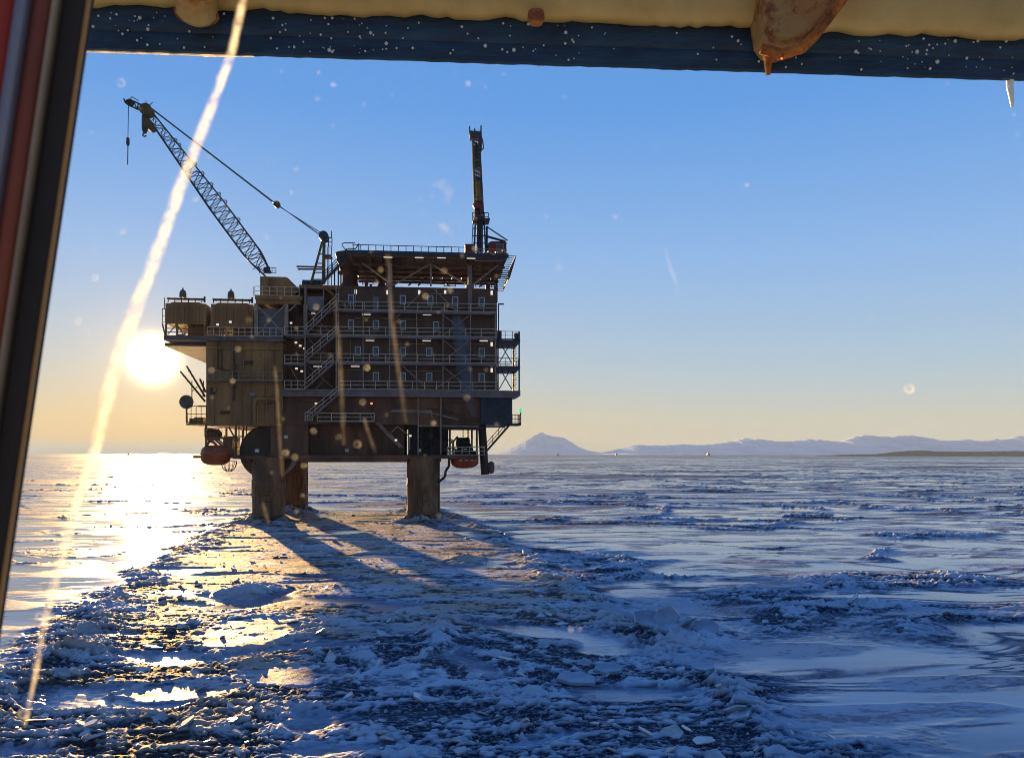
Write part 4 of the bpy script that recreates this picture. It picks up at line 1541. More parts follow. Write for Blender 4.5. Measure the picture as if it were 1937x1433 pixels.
    for (fx, fy, rx, ry, hh, mound) in FLOES:
        dd = np.hypot((x - fx) / rx, (y - fy) / ry) + .16 * pn[2](x / 1.1, y / 1.1) + .1 * pn[3](x / .4, y / .4)
        if mound:
            bump = np.clip(1 - dd, 0, 1) ** .8 * hh
            h = h + bump * (.45 + 1.3 * rub); frost_add = frost_add + .35 * np.clip(1 - dd, 0, 1); rough = np.maximum(rough, np.clip((1 - dd) * 3, 0, 1))
        else:
            inside = sstep(1.02, .94, dd)
            rim = np.exp(-((dd - .93) / .07) ** 2)
            h = h * (1 - .85 * inside) + inside * (hh + .25 * hh * pn[4](x / 1.7, y / .8)) + rim * .07 * (.4 + rub)
            rough = rough * (1 - inside) + inside * (.62 + .5 * rim + .25 * sstep(.1, .5, pn[5](x / 2.2, y / .7)))
            frost_add = frost_add + inside * .22 + rim * .5 - inside * .12 * lit_track
    # heap of broken ice held against the legs
    for (lx, ly, lr) in LEGS:
        dd = np.hypot((x - lx) / 1.0, (y - ly) / 1.0) - lr
        hp = np.exp(-np.clip(dd, 0, 9) / 1.2) * (.75 + .5 * pn[3](x / 1.5, y / 1.5))
        h = h + hp * (.5 + 1.1 * rub)
        rough = np.maximum(rough, np.clip(hp * 2, 0, 1))
    frost_shade = np.clip(.36 + .45 * big + (rub - .42) * 1.9 + .1 * floe + .34 * (1 - flat) / .74 * (1 - floe * .4) + frost_add - .5 * lines + .3 * patch, 0, 1) * (1 - .75 * ff)  # frost by height, with shaded hollows and the sunlit track painted into it
    sun_tan = track * np.clip(sstep(32, 50, y) + sstep(-5, -11, x), 0, 1) * np.clip(.65 + .9 * pn[6](x / 6, y / 3), 0, 1)  # sunlit part of the track: golden sunlight painted as a silty tan
    return h, rough, frost_shade, track, np.clip(sun_tan, 0, 1)


def to_world(px, d):
    return (PO.x + ca * X(px, d) - sa * d, PO.y + sa * X(px, d) + ca * d)


LEGS = [(*to_world(508, 2), 2), (*to_world(799.5, 2), 2), (*to_world(556, 23), 2.1), (*to_world(799, 23), 2)]

FLOES = []
for (px, py, rx, ry, hh, mound) in ((470, 1200, 100, 38, .20, 0), (705, 1196, 95, 15, .10, 0), (330, 1312, 120, 20, .06, 0), (560, 1278, 120, 22, .05, 0), (832, 1205, 42, 50, .40, 1), (1290, 1200, 120, 34, .30, 1),
                                    (760, 1290, 90, 26, .12, 0), (1010, 1345, 130, 60, .22, 1), (690, 1390, 110, 24, .16, 1), (150, 1240, 70, 18, .30, 1), (470, 1120, 60, 16, .35, 1), (880, 1062, 45, 10, .35, 1)):
    fy = CAMZ * F / (py - HY)
    FLOES.append(((px - CX) / F * fy, fy, rx / F * fy, ry * fy * fy / (CAMZ * F), hh, mound))
NC = 940
us = np.linspace(-1, 1, NC)
us = np.concatenate([-np.linspace(4, 1.02, 60), us, np.linspace(1.02, 4, 60)])      # wide coarse wings
NC = len(us)
ys = [6.0]
while ys[-1] < 45000:
    yv = ys[-1]
    ys.append(yv + max(.06, yv * (.0030 if yv < 200 else .0055)))
ys = np.array(ys)
gy_, gu_ = np.meshgrid(ys, us, indexing='ij')
gx_ = gu_ * (.82 * gy_ + 7)
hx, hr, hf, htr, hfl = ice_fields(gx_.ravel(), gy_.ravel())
nv = gx_.size
co = np.empty((nv, 3), np.float32)
co[:, 0] = gx_.ravel(); co[:, 1] = gy_.ravel(); co[:, 2] = hx
nr = len(ys)
idx = np.arange(nv).reshape(nr, NC)
quads = np.stack([idx[:-1, :-1], idx[:-1, 1:], idx[1:, 1:], idx[1:, :-1]], -1).reshape(-1, 4)
me = bpy.data.meshes.new("sea_ice")
me.vertices.add(nv)
me.vertices.foreach_set("co", co.ravel())
nq = len(quads)
me.loops.add(nq * 4); me.polygons.add(nq)
me.loops.foreach_set("vertex_index", quads.ravel().astype(np.int32))
me.polygons.foreach_set("loop_start", np.arange(0, nq * 4, 4, dtype=np.int32))
me.polygons.foreach_set("loop_total", np.full(nq, 4, np.int32))
me.polygons.foreach_set("use_smooth", np.ones(nq, bool))
for nm, arr in (("rubble", hr), ("frost_shade", hf), ("sun_tan", hfl)):
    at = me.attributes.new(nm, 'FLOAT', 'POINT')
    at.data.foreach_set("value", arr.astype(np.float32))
me.update(calc_edges=True)

m, n, l, p = newmat("sea ice"); M['ice'] = m


def attr(name):
    a = n.new("ShaderNodeAttribute"); a.attribute_name = name
    return a.outputs["Fac"]


def mixc(f, a, b):
    mx = n.new("ShaderNodeMix"); mx.data_type = 'RGBA'
    if isinstance(f, float): mx.inputs[0].default_value = f
    else: l.new(f, mx.inputs[0])
    for i, v in ((6, a), (7, b)):
        if isinstance(v, tuple): mx.inputs[i].default_value = (*v, 1)
        else: l.new(v, mx.inputs[i])
    return mx.outputs[2]


def mrange(f, a, b, c0, c1):
    mr = n.new("ShaderNodeMapRange")
    l.new(f, mr.inputs[0])
    for i, v in enumerate((a, b, c0, c1)): mr.inputs[i + 1].default_value = v
    return mr.outputs[0]


geo = n.new("ShaderNodeNewGeometry")


def wnoise(scale, detail, stretch=(1, 1, 1), rough=.6):
    mp = n.new("ShaderNodeMapping"); mp.inputs["Scale"].default_value = stretch
    l.new(geo.outputs["Position"], mp.inputs["Vector"])
    nz = n.new("ShaderNodeTexNoise"); nz.inputs["Scale"].default_value = scale
    nz.inputs["Detail"].default_value = detail; nz.inputs["Roughness"].default_value = rough
    l.new(mp.outputs[0], nz.inputs["Vector"])
    return nz.outputs["Fac"]


rub_f = attr("rubble"); fro_f = attr("frost_shade")
grain = wnoise(6.0, 8, (.6, 1, 1), .74)
sheet = wnoise(.12, 6, (.5, 1.6, 1))
smooth_c = mixc(mrange(sheet, .38, .62, 0, 1), (.055, .115, .24), (.24, .33, .47))
crest = mixc(mrange(fro_f, .3, .8, 0, 1), (.022, .036, .068), (.54, .63, .77))  # shade of hollows and light on crests put into the colour
crest = mixc(mrange(grain, .50, .66, 0, .65), crest, (.54, .62, .76))
crest = mixc(mrange(attr('sun_tan'), 0, 1, 0, .85), crest, mixc(mrange(fro_f, .3, .8, 0, 1), (.05, .038, .026), (.52, .38, .25)))  # golden sun laid over the ice colour as tan
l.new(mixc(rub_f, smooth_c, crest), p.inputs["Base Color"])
rgh = n.new("ShaderNodeMath"); rgh.operation = 'ADD'
l.new(mrange(rub_f, 0, .8, .07, .62), rgh.inputs[0]); l.new(mrange(sheet, .3, .7, -.03, .08), rgh.inputs[1])
l.new(rgh.outputs[0], p.inputs["Roughness"])
p.inputs["IOR"].default_value = 1.31
l.new(mrange(rub_f, 0, .38, 1.0, .13), p.inputs["Specular IOR Level"])
b1 = n.new("ShaderNodeBump"); b1.inputs["Distance"].default_value = .08
l.new(mrange(rub_f, 0, 1, .025, .9), b1.inputs["Strength"]); l.new(grain, b1.inputs["Height"])
rip = wnoise(.9, 4, (.35, 1.3, 1))
b2 = n.new("ShaderNodeBump"); b2.inputs["Distance"].default_value = .05; b2.inputs["Strength"].default_value = .08
l.new(rip, b2.inputs["Height"]); l.new(b1.outputs[0], b2.inputs["Normal"])
l.new(b2.outputs[0], p.inputs["Normal"])
me.materials.append(m)
ice = bpy.data.objects.new("sea_ice", me)
COL.objects.link(ice)
tag(ice, "blue white sea ice with pressure ridges and smooth frozen sheets", "sea ice", kind="structure")

# broken plates of ice lying in the rubble
rs = np.random.RandomState(21)
N = 26000
cy = 20 + 105 * rs.rand(N) ** 1.6
cxs = (rs.rand(N) * 2 - 1) * (.72 * cy + 2)
ch, crg, cfr, ctr, cfl = ice_fields(cxs, cy)
keep = (rs.rand(N) < np.clip(crg - .4, 0, 1) * .3) & (ch > .08)
cxs, cy, ch, ctr, cfr = cxs[keep], cy[keep], ch[keep], ctr[keep], cfr[keep]
V, Fc = [], []
for i in range(len(cxs)):
    k = rs.randint(4, 7)
    s = .05 + .42 * rs.rand() ** 4.0
    th = .012 + .03 * rs.rand()
    a0 = rs.rand() * 6.28
    rotm = Matrix.Rotation(rs.rand() * 6.28, 3, 'Z') @ Matrix.Rotation(rs.normal() * .42, 3, 'X') @ Matrix.Rotation(rs.normal() * .35, 3, 'Y')
    o0 = len(V)
    rad = [s * (.65 + .6 * rs.rand()) for _ in range(k)]
    for zz in (-th, th):
        for j in range(k):
            an = a0 + 6.283 * j / k
            q = rotm @ Vector((rad[j] * math.cos(an), rad[j] * math.sin(an) * .8, zz))
            V.append((cxs[i] + q.x, cy[i] + q.y, ch[i] + .005 + q.z))
    Fc.append(tuple(o0 + j for j in range(k - 1, -1, -1)))
    Fc.append(tuple(o0 + k + j for j in range(k)))
    for j in range(k):
        Fc.append((o0 + j, o0 + (j + 1) % k, o0 + k + (j + 1) % k, o0 + k + j))
mb = MB(); mb.v, mb.f = V, Fc
m2 = paint("broken ice", (.62, .68, .76), (.26, .32, .40), 1.4, .35, streak=1)
o = mb.build("ice_rubble", m2)
tag(o, "broken plates and chunks of ice scattered over the pressure ridges", "ice rubble", kind="stuff")


def ground(px, py):
    y = CAMZ * F / (py - HY)
    return (px - CX) / F * y, y


# a few large tilted slabs that stand out
mslab = paint("slab ice", (.40, .50, .62), (.22, .30, .42), .8, .3, streak=1)
for (px, py, sx, sy, tilt, rz, lab) in (
        (1225, 1190, .95, .6, 50, .3, "dark tilted ice slab at the left end of the broken slab pile"), (1262, 1195, .8, .55, 62, -.5, "upright ice slab in the middle of the broken slab pile"),
        (1300, 1203, .9, .5, -40, .9, "ice slab leaning back at the right of the slab pile"), (1335, 1205, .7, .5, 35, -.2, "low ice slab at the right end of the slab pile"),
        (1150, 1283, .75, .4, 22, .1, "dark ice plate lying alone in the frosted rubble"), (1090, 1300, .9, .45, 16, -.15, "long overturned ice plate in the near rubble"),
        (1330, 1275, .55, .35, 14, .2, "flat smooth ice plate by the right edge of the rubble track")):
    gx, gy = ground(px, py)
    k = 6
    pts = [(sx * (.8 + .35 * rnd.random()) * math.cos(j * 1.047 + .3), sy * (.8 + .35 * rnd.random()) * math.sin(j * 1.047 + .3)) for j in range(k)]
    rm = Matrix.Rotation(rz, 3, 'Z') @ Matrix.Rotation(R(tilt), 3, 'X')
    hh = float(ice_fields(np.array([gx]), np.array([gy]))[0][0])
    vs = [rm @ Vector((x * (1 if zz < 0 else .95), y * (1 if zz < 0 else .95), zz)) for zz in (-.06, .06) for x, y in pts]
    mb = MB()
    mb.add(vs, [tuple(range(k - 1, -1, -1)), tuple(range(k, 2 * k))] + [(j, (j + 1) % k, k + (j + 1) % k, k + j) for j in range(k)])
    o = mb.build("ice_slab", mslab)
    o.location = (gx, gy, hh + .12 + abs(math.sin(R(tilt))) * sy * .5)
    tag(o, lab, "ice slab", "large ice slabs in the rubble")


# ------------------------------------------------------------------ far land
MD = 6000.0


def massif(name, prof, dist, depth, mat, label, seed, rough):
    """a ridge that follows a skyline profile (px, py), with real depth and gullied slopes"""
    px = np.array([q[0] for q in prof], float); py = np.array([q[1] for q in prof], float)
    na, nb = 420, 26
    us_ = np.linspace(px[0], px[-1], na)
    top = (HY - np.interp(us_, px, py)) / F * dist
    Xr = (us_ - CX) / F * dist
    pr = noise_tools(seed)
    top = top * (1 + rough * pr(us_ / 9.0, us_ * 0 + .5) * .5 + rough * .5 * pr(us_ / 3.5, us_ * 0 + 4.5))
    V, Fc = [], []
    for j in range(nb):
        t = j / (nb - 1) * 2 - 1
        y = dist + t * depth
        prof_t = (1 - abs(t)) ** 1.25
        hh = top * prof_t * (1 + (.35 * pr(us_ / 14.0, us_ * 0 + 3 * t + 9) + .2 * pr(us_ / 5.0, us_ * 0 + 7 * t)) * (1 - prof_t) * rough * 3)
        for i in range(na):
            V.append((Xr[i], y + (0 if abs(t) > .99 else 60 * float(rough) * math.sin(i * .23)), float(max(hh[i], 0)) - .5))
    for j in range(nb - 1):
        for i in range(na - 1):
            a = j * na + i
            Fc.append((a, a + 1, a + na + 1, a + na))
    mb = MB(); mb.v, mb.f = V, Fc
    o = mb.build(name, mat)
    tag(o, label, "mountain" if "mount" in name or name == "volcano" else "headland", kind="structure")
    return o


bluff_spec = 0.0
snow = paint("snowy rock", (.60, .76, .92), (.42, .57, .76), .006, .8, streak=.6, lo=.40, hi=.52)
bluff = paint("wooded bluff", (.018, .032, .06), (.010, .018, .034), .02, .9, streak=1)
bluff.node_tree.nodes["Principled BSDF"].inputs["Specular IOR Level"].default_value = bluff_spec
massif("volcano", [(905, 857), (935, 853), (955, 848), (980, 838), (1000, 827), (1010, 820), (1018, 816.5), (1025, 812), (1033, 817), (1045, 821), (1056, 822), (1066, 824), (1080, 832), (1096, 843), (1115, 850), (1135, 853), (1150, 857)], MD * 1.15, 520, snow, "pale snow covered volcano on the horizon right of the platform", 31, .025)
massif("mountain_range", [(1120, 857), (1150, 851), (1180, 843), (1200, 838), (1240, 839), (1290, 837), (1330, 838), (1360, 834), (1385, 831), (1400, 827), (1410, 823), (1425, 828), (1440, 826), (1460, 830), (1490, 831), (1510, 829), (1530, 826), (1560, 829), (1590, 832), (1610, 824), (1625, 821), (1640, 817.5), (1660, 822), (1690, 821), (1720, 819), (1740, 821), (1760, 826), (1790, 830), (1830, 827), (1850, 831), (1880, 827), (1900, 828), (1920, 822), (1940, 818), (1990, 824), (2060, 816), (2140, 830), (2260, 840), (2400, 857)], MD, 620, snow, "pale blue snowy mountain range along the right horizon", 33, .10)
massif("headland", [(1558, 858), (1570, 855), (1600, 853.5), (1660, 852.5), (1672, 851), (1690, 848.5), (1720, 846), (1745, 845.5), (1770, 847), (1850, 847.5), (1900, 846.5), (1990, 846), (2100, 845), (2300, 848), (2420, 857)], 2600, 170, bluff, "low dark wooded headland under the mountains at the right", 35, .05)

for (px, dist, lab) in ((1055, 2600, "tiny far platform on the horizon below the volcano"), (1166, 2700, "tiny far platform between the volcano and the mountain range"), (1340, 2500, "largest of the tiny far platforms, below the mountain range"), (243, 2500, "tiny far platform on the left horizon near the sun's glitter")):
    s = 2500 / F * (1.0 if px != 1340 else 1.25)
    mb = MB()
    mb.box(-2.2 * s, 2.2 * s, -4, 4, 1.3 * s, 3.4 * s)
    mb.box(-1.2 * s, 1.0 * s, -3, 3, 3.4 * s, 4.8 * s)
    mb.bar((.3 * s, 0, 4 * s), (1.6 * s, 0, 7.2 * s), .25 * s, 5)
    for sx in (-1.5, 1.5):
        for d in (-3, 3):
            mb.bar((sx * s, d, -2), (sx * s, d, 1.4 * s), .4 * s, 6)
    o = mb.build("far_platform", M['dark'])
    o.location = ((px - CX) / F * dist, dist, CAMZ - 8)
    tag(o, lab, "oil platform", "far platforms on the horizon")

# ------------------------------------------------------------------ the ship around the camera: window and roof edge
WY = 0.46


def pane_pt(px, py, dy=0.0):
    y = WY + dy
    return Vector(((px - CX) / F * y, y, CAMZ + (HY - py) / F * y))


win = bpy.data.objects.new("ship_window", None)
COL.objects.link(win)
win.location = (0, WY, CAMZ)
tag(win, "salt flecked ship's window with dark red frame post at its left side", "window")
off = Vector((0, WY, CAMZ))
e0, e1 = pane_pt(180, -170), pane_pt(-75, 1560)      # the post's inner edge
dirv = (e1 - e0).normalized()
inn = Vector((dirv.z, 0, -dirv.x))
if inn.x > 0: inn = -inn                              # points left, away from the glass


def strip(name, o0, o1, y0, y1, mat, round_=0):
    """a long bar that runs along the post, from o0 to o1 metres left of the glass edge"""
    mb = MB()
    k = 9
    prof = []
    for i in range(k):
        t = i / (k - 1)
        prof.append((o0 + (o1 - o0) * t, y0 - round_ * math.sin(math.pi * t)))
    prof += [(o1, y1), (o0, y1)]
    vs = []
    for q in (e0, e1):
        for (s, y) in prof:
            vs.append(q + inn * s + Vector((0, y, 0)) - off)
    kk = len(prof)
    fs = [tuple(range(kk - 1, -1, -1)), tuple(range(kk, 2 * kk))] + [(i, (i + 1) % kk, kk + (i + 1) % kk, kk + i) for i in range(kk)]
    mb.add(vs, fs)
    return mb.build(name, mat, win, True)


mred = paint("dark red frame paint", (.60, .035, .016), (.26, .022, .012), 7.0, .35, streak=5)
mbrown = paint("brown frame lining", (.36, .065, .025), (.14, .03, .014), 9.0, .4, streak=5)
mblack = paint("black rubber gasket", (.020, .009, .006), (.008, .004, .003), 9.0, .8, streak=3)
malu = paint("worn metal strip", (.30, .31, .40), (.13, .12, .17), 7.0, .35, metal=.3, streak=6)
mbead = paint("beige trim", (.34, .26, .18), (.16, .10, .07), 12.0, .4, streak=4)
s1 = WY / F
strip("gasket", .0, 26 * s1, -.004, .012, mblack, .004)
strip("trim_strip", 26 * s1, 34 * s1, -.010, .012, mbead, .002)
strip("frame_lining", 34 * s1, 74 * s1, -.008, .012, mbrown, .004)
strip("metal_strip", 74 * s1, 98 * s1, -.012, .012, malu, .004)
strip("frame_post", 98 * s1, 480 * s1, -.010, .05, mred, .03)
m, n, l, p = newmat("translucent sealant")
n.clear()
out = n.new("ShaderNodeOutputMaterial"); tr = n.new("ShaderNodeBsdfTranslucent"); df = n.new("ShaderNodeBsdfDiffuse"); mx = n.new("ShaderNodeMixShader")
tr.inputs[0].default_value = (.95, .62, .28, 1); df.inputs[0].default_value = (.8, .6, .4, 1); mx.inputs[0].default_value = .25
l.new(tr.outputs[0], mx.inputs[1]); l.new(df.outputs[0], mx.inputs[2]); l.new(mx.outputs[0], out.inputs[0])
strip("sealant", -7 * s1, 0, .004, .0055, m, 0)

mg = bpy.data.materials.new("clear glass"); mg.use_nodes = True
mg.node_tree.nodes.clear()
go = mg.node_tree.nodes.new("ShaderNodeOutputMaterial"); gt = mg.node_tree.nodes.new("ShaderNodeBsdfTransparent")
gt.inputs[0].default_value = (.985, .99, .985, 1)
mg.node_tree.links.new(gt.outputs[0], go.inputs[0])
mb = MB()
mb.add([pane_pt(-120, 1620) - off, pane_pt(2700, 1620) - off, pane_pt(2700, -220) - off, pane_pt(-120, -220) - off], [(0, 1, 2, 3)])
mb.v = [(x, y + .006, z) for x, y, z in mb.v]
mb.build("pane", mg, win)


def salt_material(name, colour, base_alpha, scale):
    """dried salt: part clear, part letting light through, thinner at its rim (thickness attribute)"""
    m = bpy.data.materials.new(name); m.use_nodes = True
    n, l = m.node_tree.nodes, m.node_tree.links
    n.clear()
    out = n.new("ShaderNodeOutputMaterial")
    tp = n.new("ShaderNodeBsdfTransparent"); tr = n.new("ShaderNodeBsdfTranslucent"); df = n.new("ShaderNodeBsdfDiffuse")
    tr.inputs[0].default_value = (*colour, 1); df.inputs[0].default_value = (*colour, 1)
    m1 = n.new("ShaderNodeMixShader"); m1.inputs[0].default_value = .3
    l.new(tr.outputs[0], m1.inputs[1]); l.new(df.outputs[0], m1.inputs[2])
    at = n.new("ShaderNodeAttribute"); at.attribute_name = "thickness"
    tcn = n.new("ShaderNodeTexCoord"); nz = n.new("ShaderNodeTexNoise"); nz.inputs["Scale"].default_value = scale; nz.inputs["Detail"].default_value = 5
    l.new(tcn.outputs["Object"], nz.inputs["Vector"])
    mr = n.new("ShaderNodeMapRange"); l.new(nz.outputs["Fac"], mr.inputs[0])
    mr.inputs[1].default_value = .36; mr.inputs[2].default_value = .62; mr.inputs[3].default_value = .28 * base_alpha; mr.inputs[4].default_value = base_alpha
    mu = n.new("ShaderNodeMath"); mu.operation = 'MULTIPLY'; mu.use_clamp = True
    l.new(at.outputs["Fac"], mu.inputs[0]); l.new(mr.outputs[0], mu.inputs[1])
    m2 = n.new("ShaderNodeMixShader")
    l.new(mu.outputs[0], m2.inputs[0]); l.new(tp.outputs[0], m2.inputs[1]); l.new(m1.outputs[0], m2.inputs[2])
    l.new(m2.outputs[0], out.inputs[0])
    return m


def with_thickness(mb, th, name, mat):
    o = mb.build(name, mat, win, True)
    a = o.data.attributes.new("thickness", 'FLOAT', 'POINT')
    a.data.foreach_set("value", th)
    return o


def ribbon(pts, name, mat, dy=.003):
    """pts: (px, py, width px, thickness)"""
    ip = np.array(pts, float)
    tt = np.linspace(0, len(pts) - 1, len(pts) * 10)
    q = np.stack([np.interp(tt, range(len(pts)), ip[:, k]) for k in range(4)], -1)
    mb = MB(); th = []
    K = 7
    for i in range(len(q)):
        j0, j1 = max(i - 1, 0), min(i + 1, len(q) - 1)
        dx, dy_ = q[j1, 0] - q[j0, 0], q[j1, 1] - q[j0, 1]
        L = math.hypot(dx, dy_) or 1
        nx, ny = -dy_ / L, dx / L
        jit = 1 + .05 * math.sin(i * 1.7) + .05 * math.sin(i * .61)
        for k in range(K):
            s = k / (K - 1) * 2 - 1
            w_ = q[i, 2] * .44 * jit
            v = pane_pt(q[i, 0] + nx * s * w_, q[i, 1] + ny * s * w_, dy - .0008 * (1 - s * s)) - off
            mb.v.append(tuple(v))
            th.append(float(q[i, 3] * (1 - abs(s) ** 1.4)))
    for i in range(len(q) - 1):
        for k in range(K - 1):
            a = i * K + k
            mb.f.append((a, a + 1, a + K + 1, a + K))
    return with_thickness(mb, th, name, mat)


msalt = salt_material("sunlit salt run", (1.0, 1.0, .95), .78, 150)
mfaint = salt_material("thin salt run", (.9, .88, .78), .16, 160)
ribbon([(466, -20, 22, .8), (460, 0, 22, .8), (438, 100, 24, .8), (395, 215, 28, .9), (342, 350, 32, .9), (300, 470, 34, .95), (262, 570, 36, 1.0), (237, 640, 42, 1.05), (207, 735, 38, .95),
        (180, 850, 30, .8), (151, 930, 28, .7), (126, 1020, 28, .62), (101, 1110, 26, .5), (82, 1190, 20, .42), (66, 1280, 16, .45), (46, 1372, 14, .3)], "salt_run", msalt)
ribbon([(633, 565, 12, .15), (640, 640, 14, .5), (645, 720, 14, .45), (650, 842, 12, .25)], "salt_run", mfaint)
ribbon([(733, 480, 14, .2), (741, 600, 15, .45), (752, 690, 15, .4), (768, 800, 12, .2)], "salt_run", mfaint)
ribbon([(519, 690, 10, .45), (524, 740, 11, .5), (529, 830, 11, .45), (534, 900, 11, .35)], "salt_run", mfaint)
ribbon([(688, 790, 10, .5), (699, 825, 11, .4), (710, 855, 11, .35)], "salt_run", mfaint)
ribbon([(497, 950, 11, .5), (504, 975, 12, .5), (508, 990, 8, .3)], "salt_run", mfaint)

ribbon([(1256, 465, 6, .2), (1268, 505, 12, .5), (1279, 540, 12, .35), (1284, 575, 6, .1)], "salt_smear", mfaint)
ribbon([(815, 350, 10, .3), (836, 348, 26, .7), (850, 362, 26, .6), (842, 385, 16, .2)], "salt_smear", mfaint)
ribbon([(824, 422, 10, .3), (836, 428, 22, .7), (850, 438, 16, .4), (858, 452, 8, .1)], "salt_smear", mfaint)
# dried drops on the glass, each a little ring of salt: beyond counting, one part
mb = MB(); th = []
rr = random.Random(17)
known = [(229, 157, 9), (600, 187, 5), (885, 158, 5), (1067, 184, 4), (1057, 505, 6), (1720, 735, 11), (233, 437, 7), (180, 525, 7), (148, 607, 7), (370, 376, 6), (1412, 350, 5), (1163, 410, 5), (560, 320, 5),
         (630, 160, 5), (598, 580, 6), (805, 560, 6), (840, 512, 6), (898, 470, 5), (852, 548, 5), (720, 510, 5), (694, 695, 6), (686, 760, 6), (883, 752, 6), (676, 840, 8), (593, 815, 6), (640, 826, 6), (540, 856, 7),
         (575, 880, 6), (558, 864, 6), (820, 800, 5), (1080, 1190, 6), (1096, 1189, 5), (45, 1350, 14), (68, 1262, 10), (75, 1165, 9), (450, 660, 6), (400, 700, 6), (470, 605, 6), (440, 720, 5)]
spots = list(known)
for _ in range(120):
    px = rr.uniform(130, 1930); py = rr.uniform(130, 1010)
    if rr.random() < .5: px = rr.uniform(380, 960)
    spots.append((px, py, rr.uniform(1.8, 4.2)))
for (px, py, r_) in spots:
    k = 14
    o0 = len(mb.v)
    e = rr.uniform(.75, 1.1)
    amp = rr.uniform(.35, .8) if r_ > 4.5 else rr.uniform(.25, .6)
    for ring, t_ in ((0.25, .25), (.55, .35), (.78, 1.0), (1.0, 0.0)):
        for i in range(k):
            an = 6.283 * i / k
            v = pane_pt(px + r_ * ring * math.cos(an), py + r_ * ring * e * math.sin(an), .0025 + .0003 * ring) - off
            mb.v.append(tuple(v)); th.append(t_ * amp * (.88 + .12 * math.sin(an + 1)))
    for rg_ in range(3):
        for i in range(k):
            mb.f.append((o0 + rg_ * k + i, o0 + rg_ * k + (i + 1) % k, o0 + (rg_ + 1) * k + (i + 1) % k, o0 + (rg_ + 1) * k + i))
drops = with_thickness(mb, th, "dried_drops", salt_material("dried drop", (.92, 1.0, 1.0), .45, 300))
drops["kind"] = "stuff"

# roof edge above: cream soffit, dark blue beam, rusty struts, a drip of ice
roof = bpy.data.objects.new("roof_overhang", None)
COL.objects.link(roof)
BY = 2.2
roof.location = (0, BY, CAMZ + .9)
tag(roof, "cream painted roof overhang edged by a dark blue steel beam with rusty struts", "roof overhang")
roff = Vector((0, BY, CAMZ + .9))


def beam_pt(px, py, y=BY):
    return Vector(((px - CX) / F * y, y, CAMZ + (HY - py) / F * y)) - roff


mblue = paint("dark blue beam paint", (.018, .062, .125), (.006, .022, .055), 6.0, .5, streak=.25, rust=(.30, .36, .42, .70), bump=.25)
mcream = paint("cream soffit paint", (.66, .46, .19), (.44, .29, .10), 2.2, .5, streak=1.0, rust=(.36, .17, .04, .66), bump=.15)
mstrut = paint("rusty strut", (.40, .24, .08), (.42, .14, .02), 5.0, .6, streak=1, rust=(.22, .05, .008, .46), bump=.5, lo=.36, hi=.58)
lA, lB = (-200, 86), (2300, 167)      # the beam's lower edge in photograph pixels
tilt = (lB[1] - lA[1]) / (lB[0] - lA[0])
nb = 160
mb = MB()
prof = [(-.004, 0), (-.014, .003), (-.016, .036), (-.014, .050), (-.019, .058), (-.018, .085), (-.014, .108), (-.008, .150), (.03, .150), (.03, .022)]
rr = random.Random(23)
jit = [rr.uniform(-.0025, .0025) for _ in range(nb + 1)]
for i in range(nb + 1):
    px = lA[0] + (lB[0] - lA[0]) * i / nb
    q = beam_pt(px, lA[1] + tilt * (px - lA[0]))
    for k, (y, z) in enumerate(prof):
        mb.v.append((q.x, y, q.z + z + (jit[i] if k in (5, 6) else 0) + (jit[-i] * .5 if k < 2 else 0)))
kk = len(prof)
for i in range(nb):
    for k in range(kk):
        a, b = i * kk + k, i * kk + (k + 1) % kk
        mb.f.append((a, a + kk, b + kk, b))
mb.build("edge_beam", mblue, roof, True)
mb = MB()       # added translucent strip that stands for the sunlit line on the beam's lower edge
hh = 0.006
nn = 90
for i in range(nn + 1):
    px = 120 + 360 * i / nn
    q = beam_pt(px, lA[1] + tilt * (px - lA[0]))
    hh = max(.001, hh + rr.uniform(-.0012, .0012)) * (1 if i < 60 else .955)
    for (y, z) in ((-.004, .002), (-.008, -hh * .6), (-.004, -hh), (.0, -hh * .6)):
        mb.v.append((q.x, y, q.z + z))
for i in range(nn):
    for k in range(4):
        a, b = i * 4 + k, i * 4 + (k + 1) % 4
        mb.f.append((a, a + 4, b + 4, b))
rimm, n, l, p = newmat("translucent sun line")
n.clear()
out = n.new("ShaderNodeOutputMaterial"); tr = n.new("ShaderNodeBsdfTranslucent"); tr.inputs[0].default_value = (1, .95, .85, 1)
l.new(tr.outputs[0], out.inputs[0])
mb.build("sun_edge_strip", rimm, roof, True)
mb = MB()       # frozen spray on the beam, beyond counting
for _ in range(190):
    px = rr.choice((240, 300, 610, 700, 960, 1080, 1400, 1700, 1830)) + rr.gauss(0, 75)
    if not 150 < px < 1960: continue
    q = beam_pt(px, lA[1] + tilt * (px - lA[0])) + Vector((0, -.018, rr.uniform(.01, .10)))
    s_ = rr.uniform(.0010, .0034) * (1.5 if rr.random() < .12 else 1)
    mb.lathe(q, [(s_ * .4, -s_), (s_, -s_ * .4), (s_, s_ * .5), (s_ * .3, s_)], 6, 'Z')
o = mb.build("frozen_spray", M['winframe'], roof, True)
o["kind"] = "stuff"
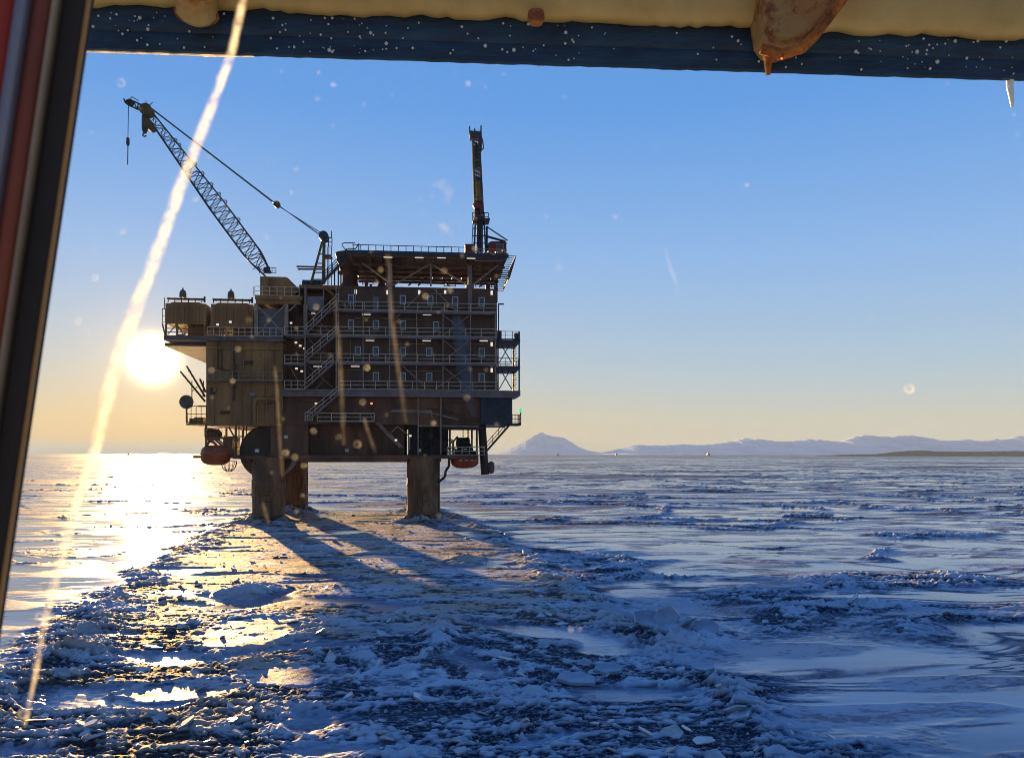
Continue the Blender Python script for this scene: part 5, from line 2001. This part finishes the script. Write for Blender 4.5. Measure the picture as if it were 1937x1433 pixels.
# soffit: from a rolled lip over the beam back towards us
mb = MB()
rag = [0.0]
for i in range(nb):
    rag.append(rag[-1] * .72 + rr.uniform(-.006, .006))
sof = [(-.006, .112), (-.018, .106), (-.036, .105), (-.050, .110), (-.062, .128), (-.072, .165), (-.082, .21), (-.098, .28), (-.115, .34)]
for i in range(nb + 1):
    px = lA[0] + (lB[0] - lA[0]) * i / nb
    q = beam_pt(px, lA[1] + tilt * (px - lA[0]))
    for k, (y, z) in enumerate(sof):
        mb.v.append((q.x * (1 + .0 * k), y, q.z + z + (rag[i] if k < 5 else 0)))
    for k, (y, z) in enumerate(reversed(sof)):
        mb.v.append((q.x, y, q.z + z + .03 + (rag[i] if k > 3 else 0)))
kk = 2 * len(sof)
for i in range(nb):
    for k in range(kk):
        a, b = i * kk + k, i * kk + (k + 1) % kk
        mb.f.append((a, b, b + kk, a + kk))
mb.build("soffit", mcream, roof, True)
# struts
mb = MB()
gus = [(1432, -70), (1430, 40), (1436, 78), (1450, 98), (1478, 102), (1512, 92), (1534, 72), (1560, 40), (1592, 0), (1650, -70)]
vs = []
for y_ in (BY - .15, BY - .02):
    for px, py in gus:
        q = beam_pt(px, py, BY - .08)
        vs.append((q.x, y_ - BY, q.z))
k = len(gus)
mb.add(vs, [tuple(range(k)), tuple(range(2 * k - 1, k - 1, -1))] + [((i + 1) % k, i, i + k, (i + 1) % k + k) for i in range(k)])
gu = mb.build("strut", mstrut, roof)
bv = gu.modifiers.new("bevel", 'BEVEL'); bv.width = .012; bv.segments = 3
mb = MB()
mb.tube([beam_pt(1440, 92, BY - .15), beam_pt(1478, 103, BY - .15), beam_pt(1516, 92, BY - .15), beam_pt(1540, 68, BY - .15), beam_pt(1594, -2, BY - .15), beam_pt(1640, -60, BY - .15)], .013, 8)
A = Vector(beam_pt(1452, 100, BY - .13))
mb.bar(A, A + Vector((.004, .01, -.05)), .013, 8, .006)
mrim = paint("flaking rust", (.70, .22, .03), (.20, .05, .010), 22.0, .75, streak=1, bump=.8, lo=.35, hi=.6)
mb.build("rust_weld", mrim, gu, True)
mb = MB()
A = Vector(beam_pt(372, 22, BY - .07)); B = Vector(beam_pt(368, -90, BY - .2))
mb.bar(A, B, .05, 16, .055)
mb.lathe(A, [(.012, -.030), (.032, -.024), (.046, -.008), (.050, .01)], 16, 'Z')
mcap = paint("rust rimmed strut", (.50, .37, .16), (.42, .22, .05), 7.0, .55, streak=1, rust=(.34, .10, .012, .52), bump=.4)
cp = mb.build("strut", mcap, roof, True)
mb = MB()
ring = [A + Vector((.046 * math.cos(t_ * .4488), .046 * math.sin(t_ * .4488), -.006)) for t_ in range(15)]
mb.tube(ring, .0085, 7)
mb.build("rust_weld", mrim, cp, True)
mb = MB()
A = Vector(beam_pt(1014, 38, BY - .075))
mb.lathe(A, [(.004, -.014), (.016, -.010), (.022, .004), (.02, .02)], 12, 'Z')
mb.build("rust_stub", mstrut, roof, True)
mb = MB()
pts = [beam_pt(1911, 150, BY), beam_pt(1910, 165, BY), beam_pt(1913, 182, BY), beam_pt(1915, 203, BY)]
rad = [.010, .008, .0065, .003]
for k in range(3):
    mb.bar(pts[k], pts[k + 1], rad[k], 10, rad[k + 1])
m, n, l, p = newmat("drip ice")
p.inputs["Base Color"].default_value = (.9, .88, .8, 1); p.inputs["Roughness"].default_value = .25
p.inputs["Subsurface Weight"].default_value = .6; p.inputs["Subsurface Radius"].default_value = (.02, .02, .02)
o = mb.build("icicle", m, None, True)
o.location = roff
tag(o, "short white icicle hanging from the blue beam at the right", "icicle")

# ------------------------------------------------------------------ air
hz = bpy.data.materials.new("haze air"); hz.use_nodes = True
hz.node_tree.nodes.clear()
ho = hz.node_tree.nodes.new("ShaderNodeOutputMaterial"); hv = hz.node_tree.nodes.new("ShaderNodeVolumePrincipled")
hv.inputs["Color"].default_value = (.58, .78, 1.0, 1)
hv.inputs["Density"].default_value = 0.00009
hv.inputs["Anisotropy"].default_value = 0.0
hz.node_tree.links.new(hv.outputs[0], ho.inputs["Volume"])
mb = MB()
mb.box(-60000, 60000, -400, 46000, -5, 190)
o = mb.build("haze", hz)
tag(o, "thin cold air haze over the sea ice", "haze", kind="stuff")
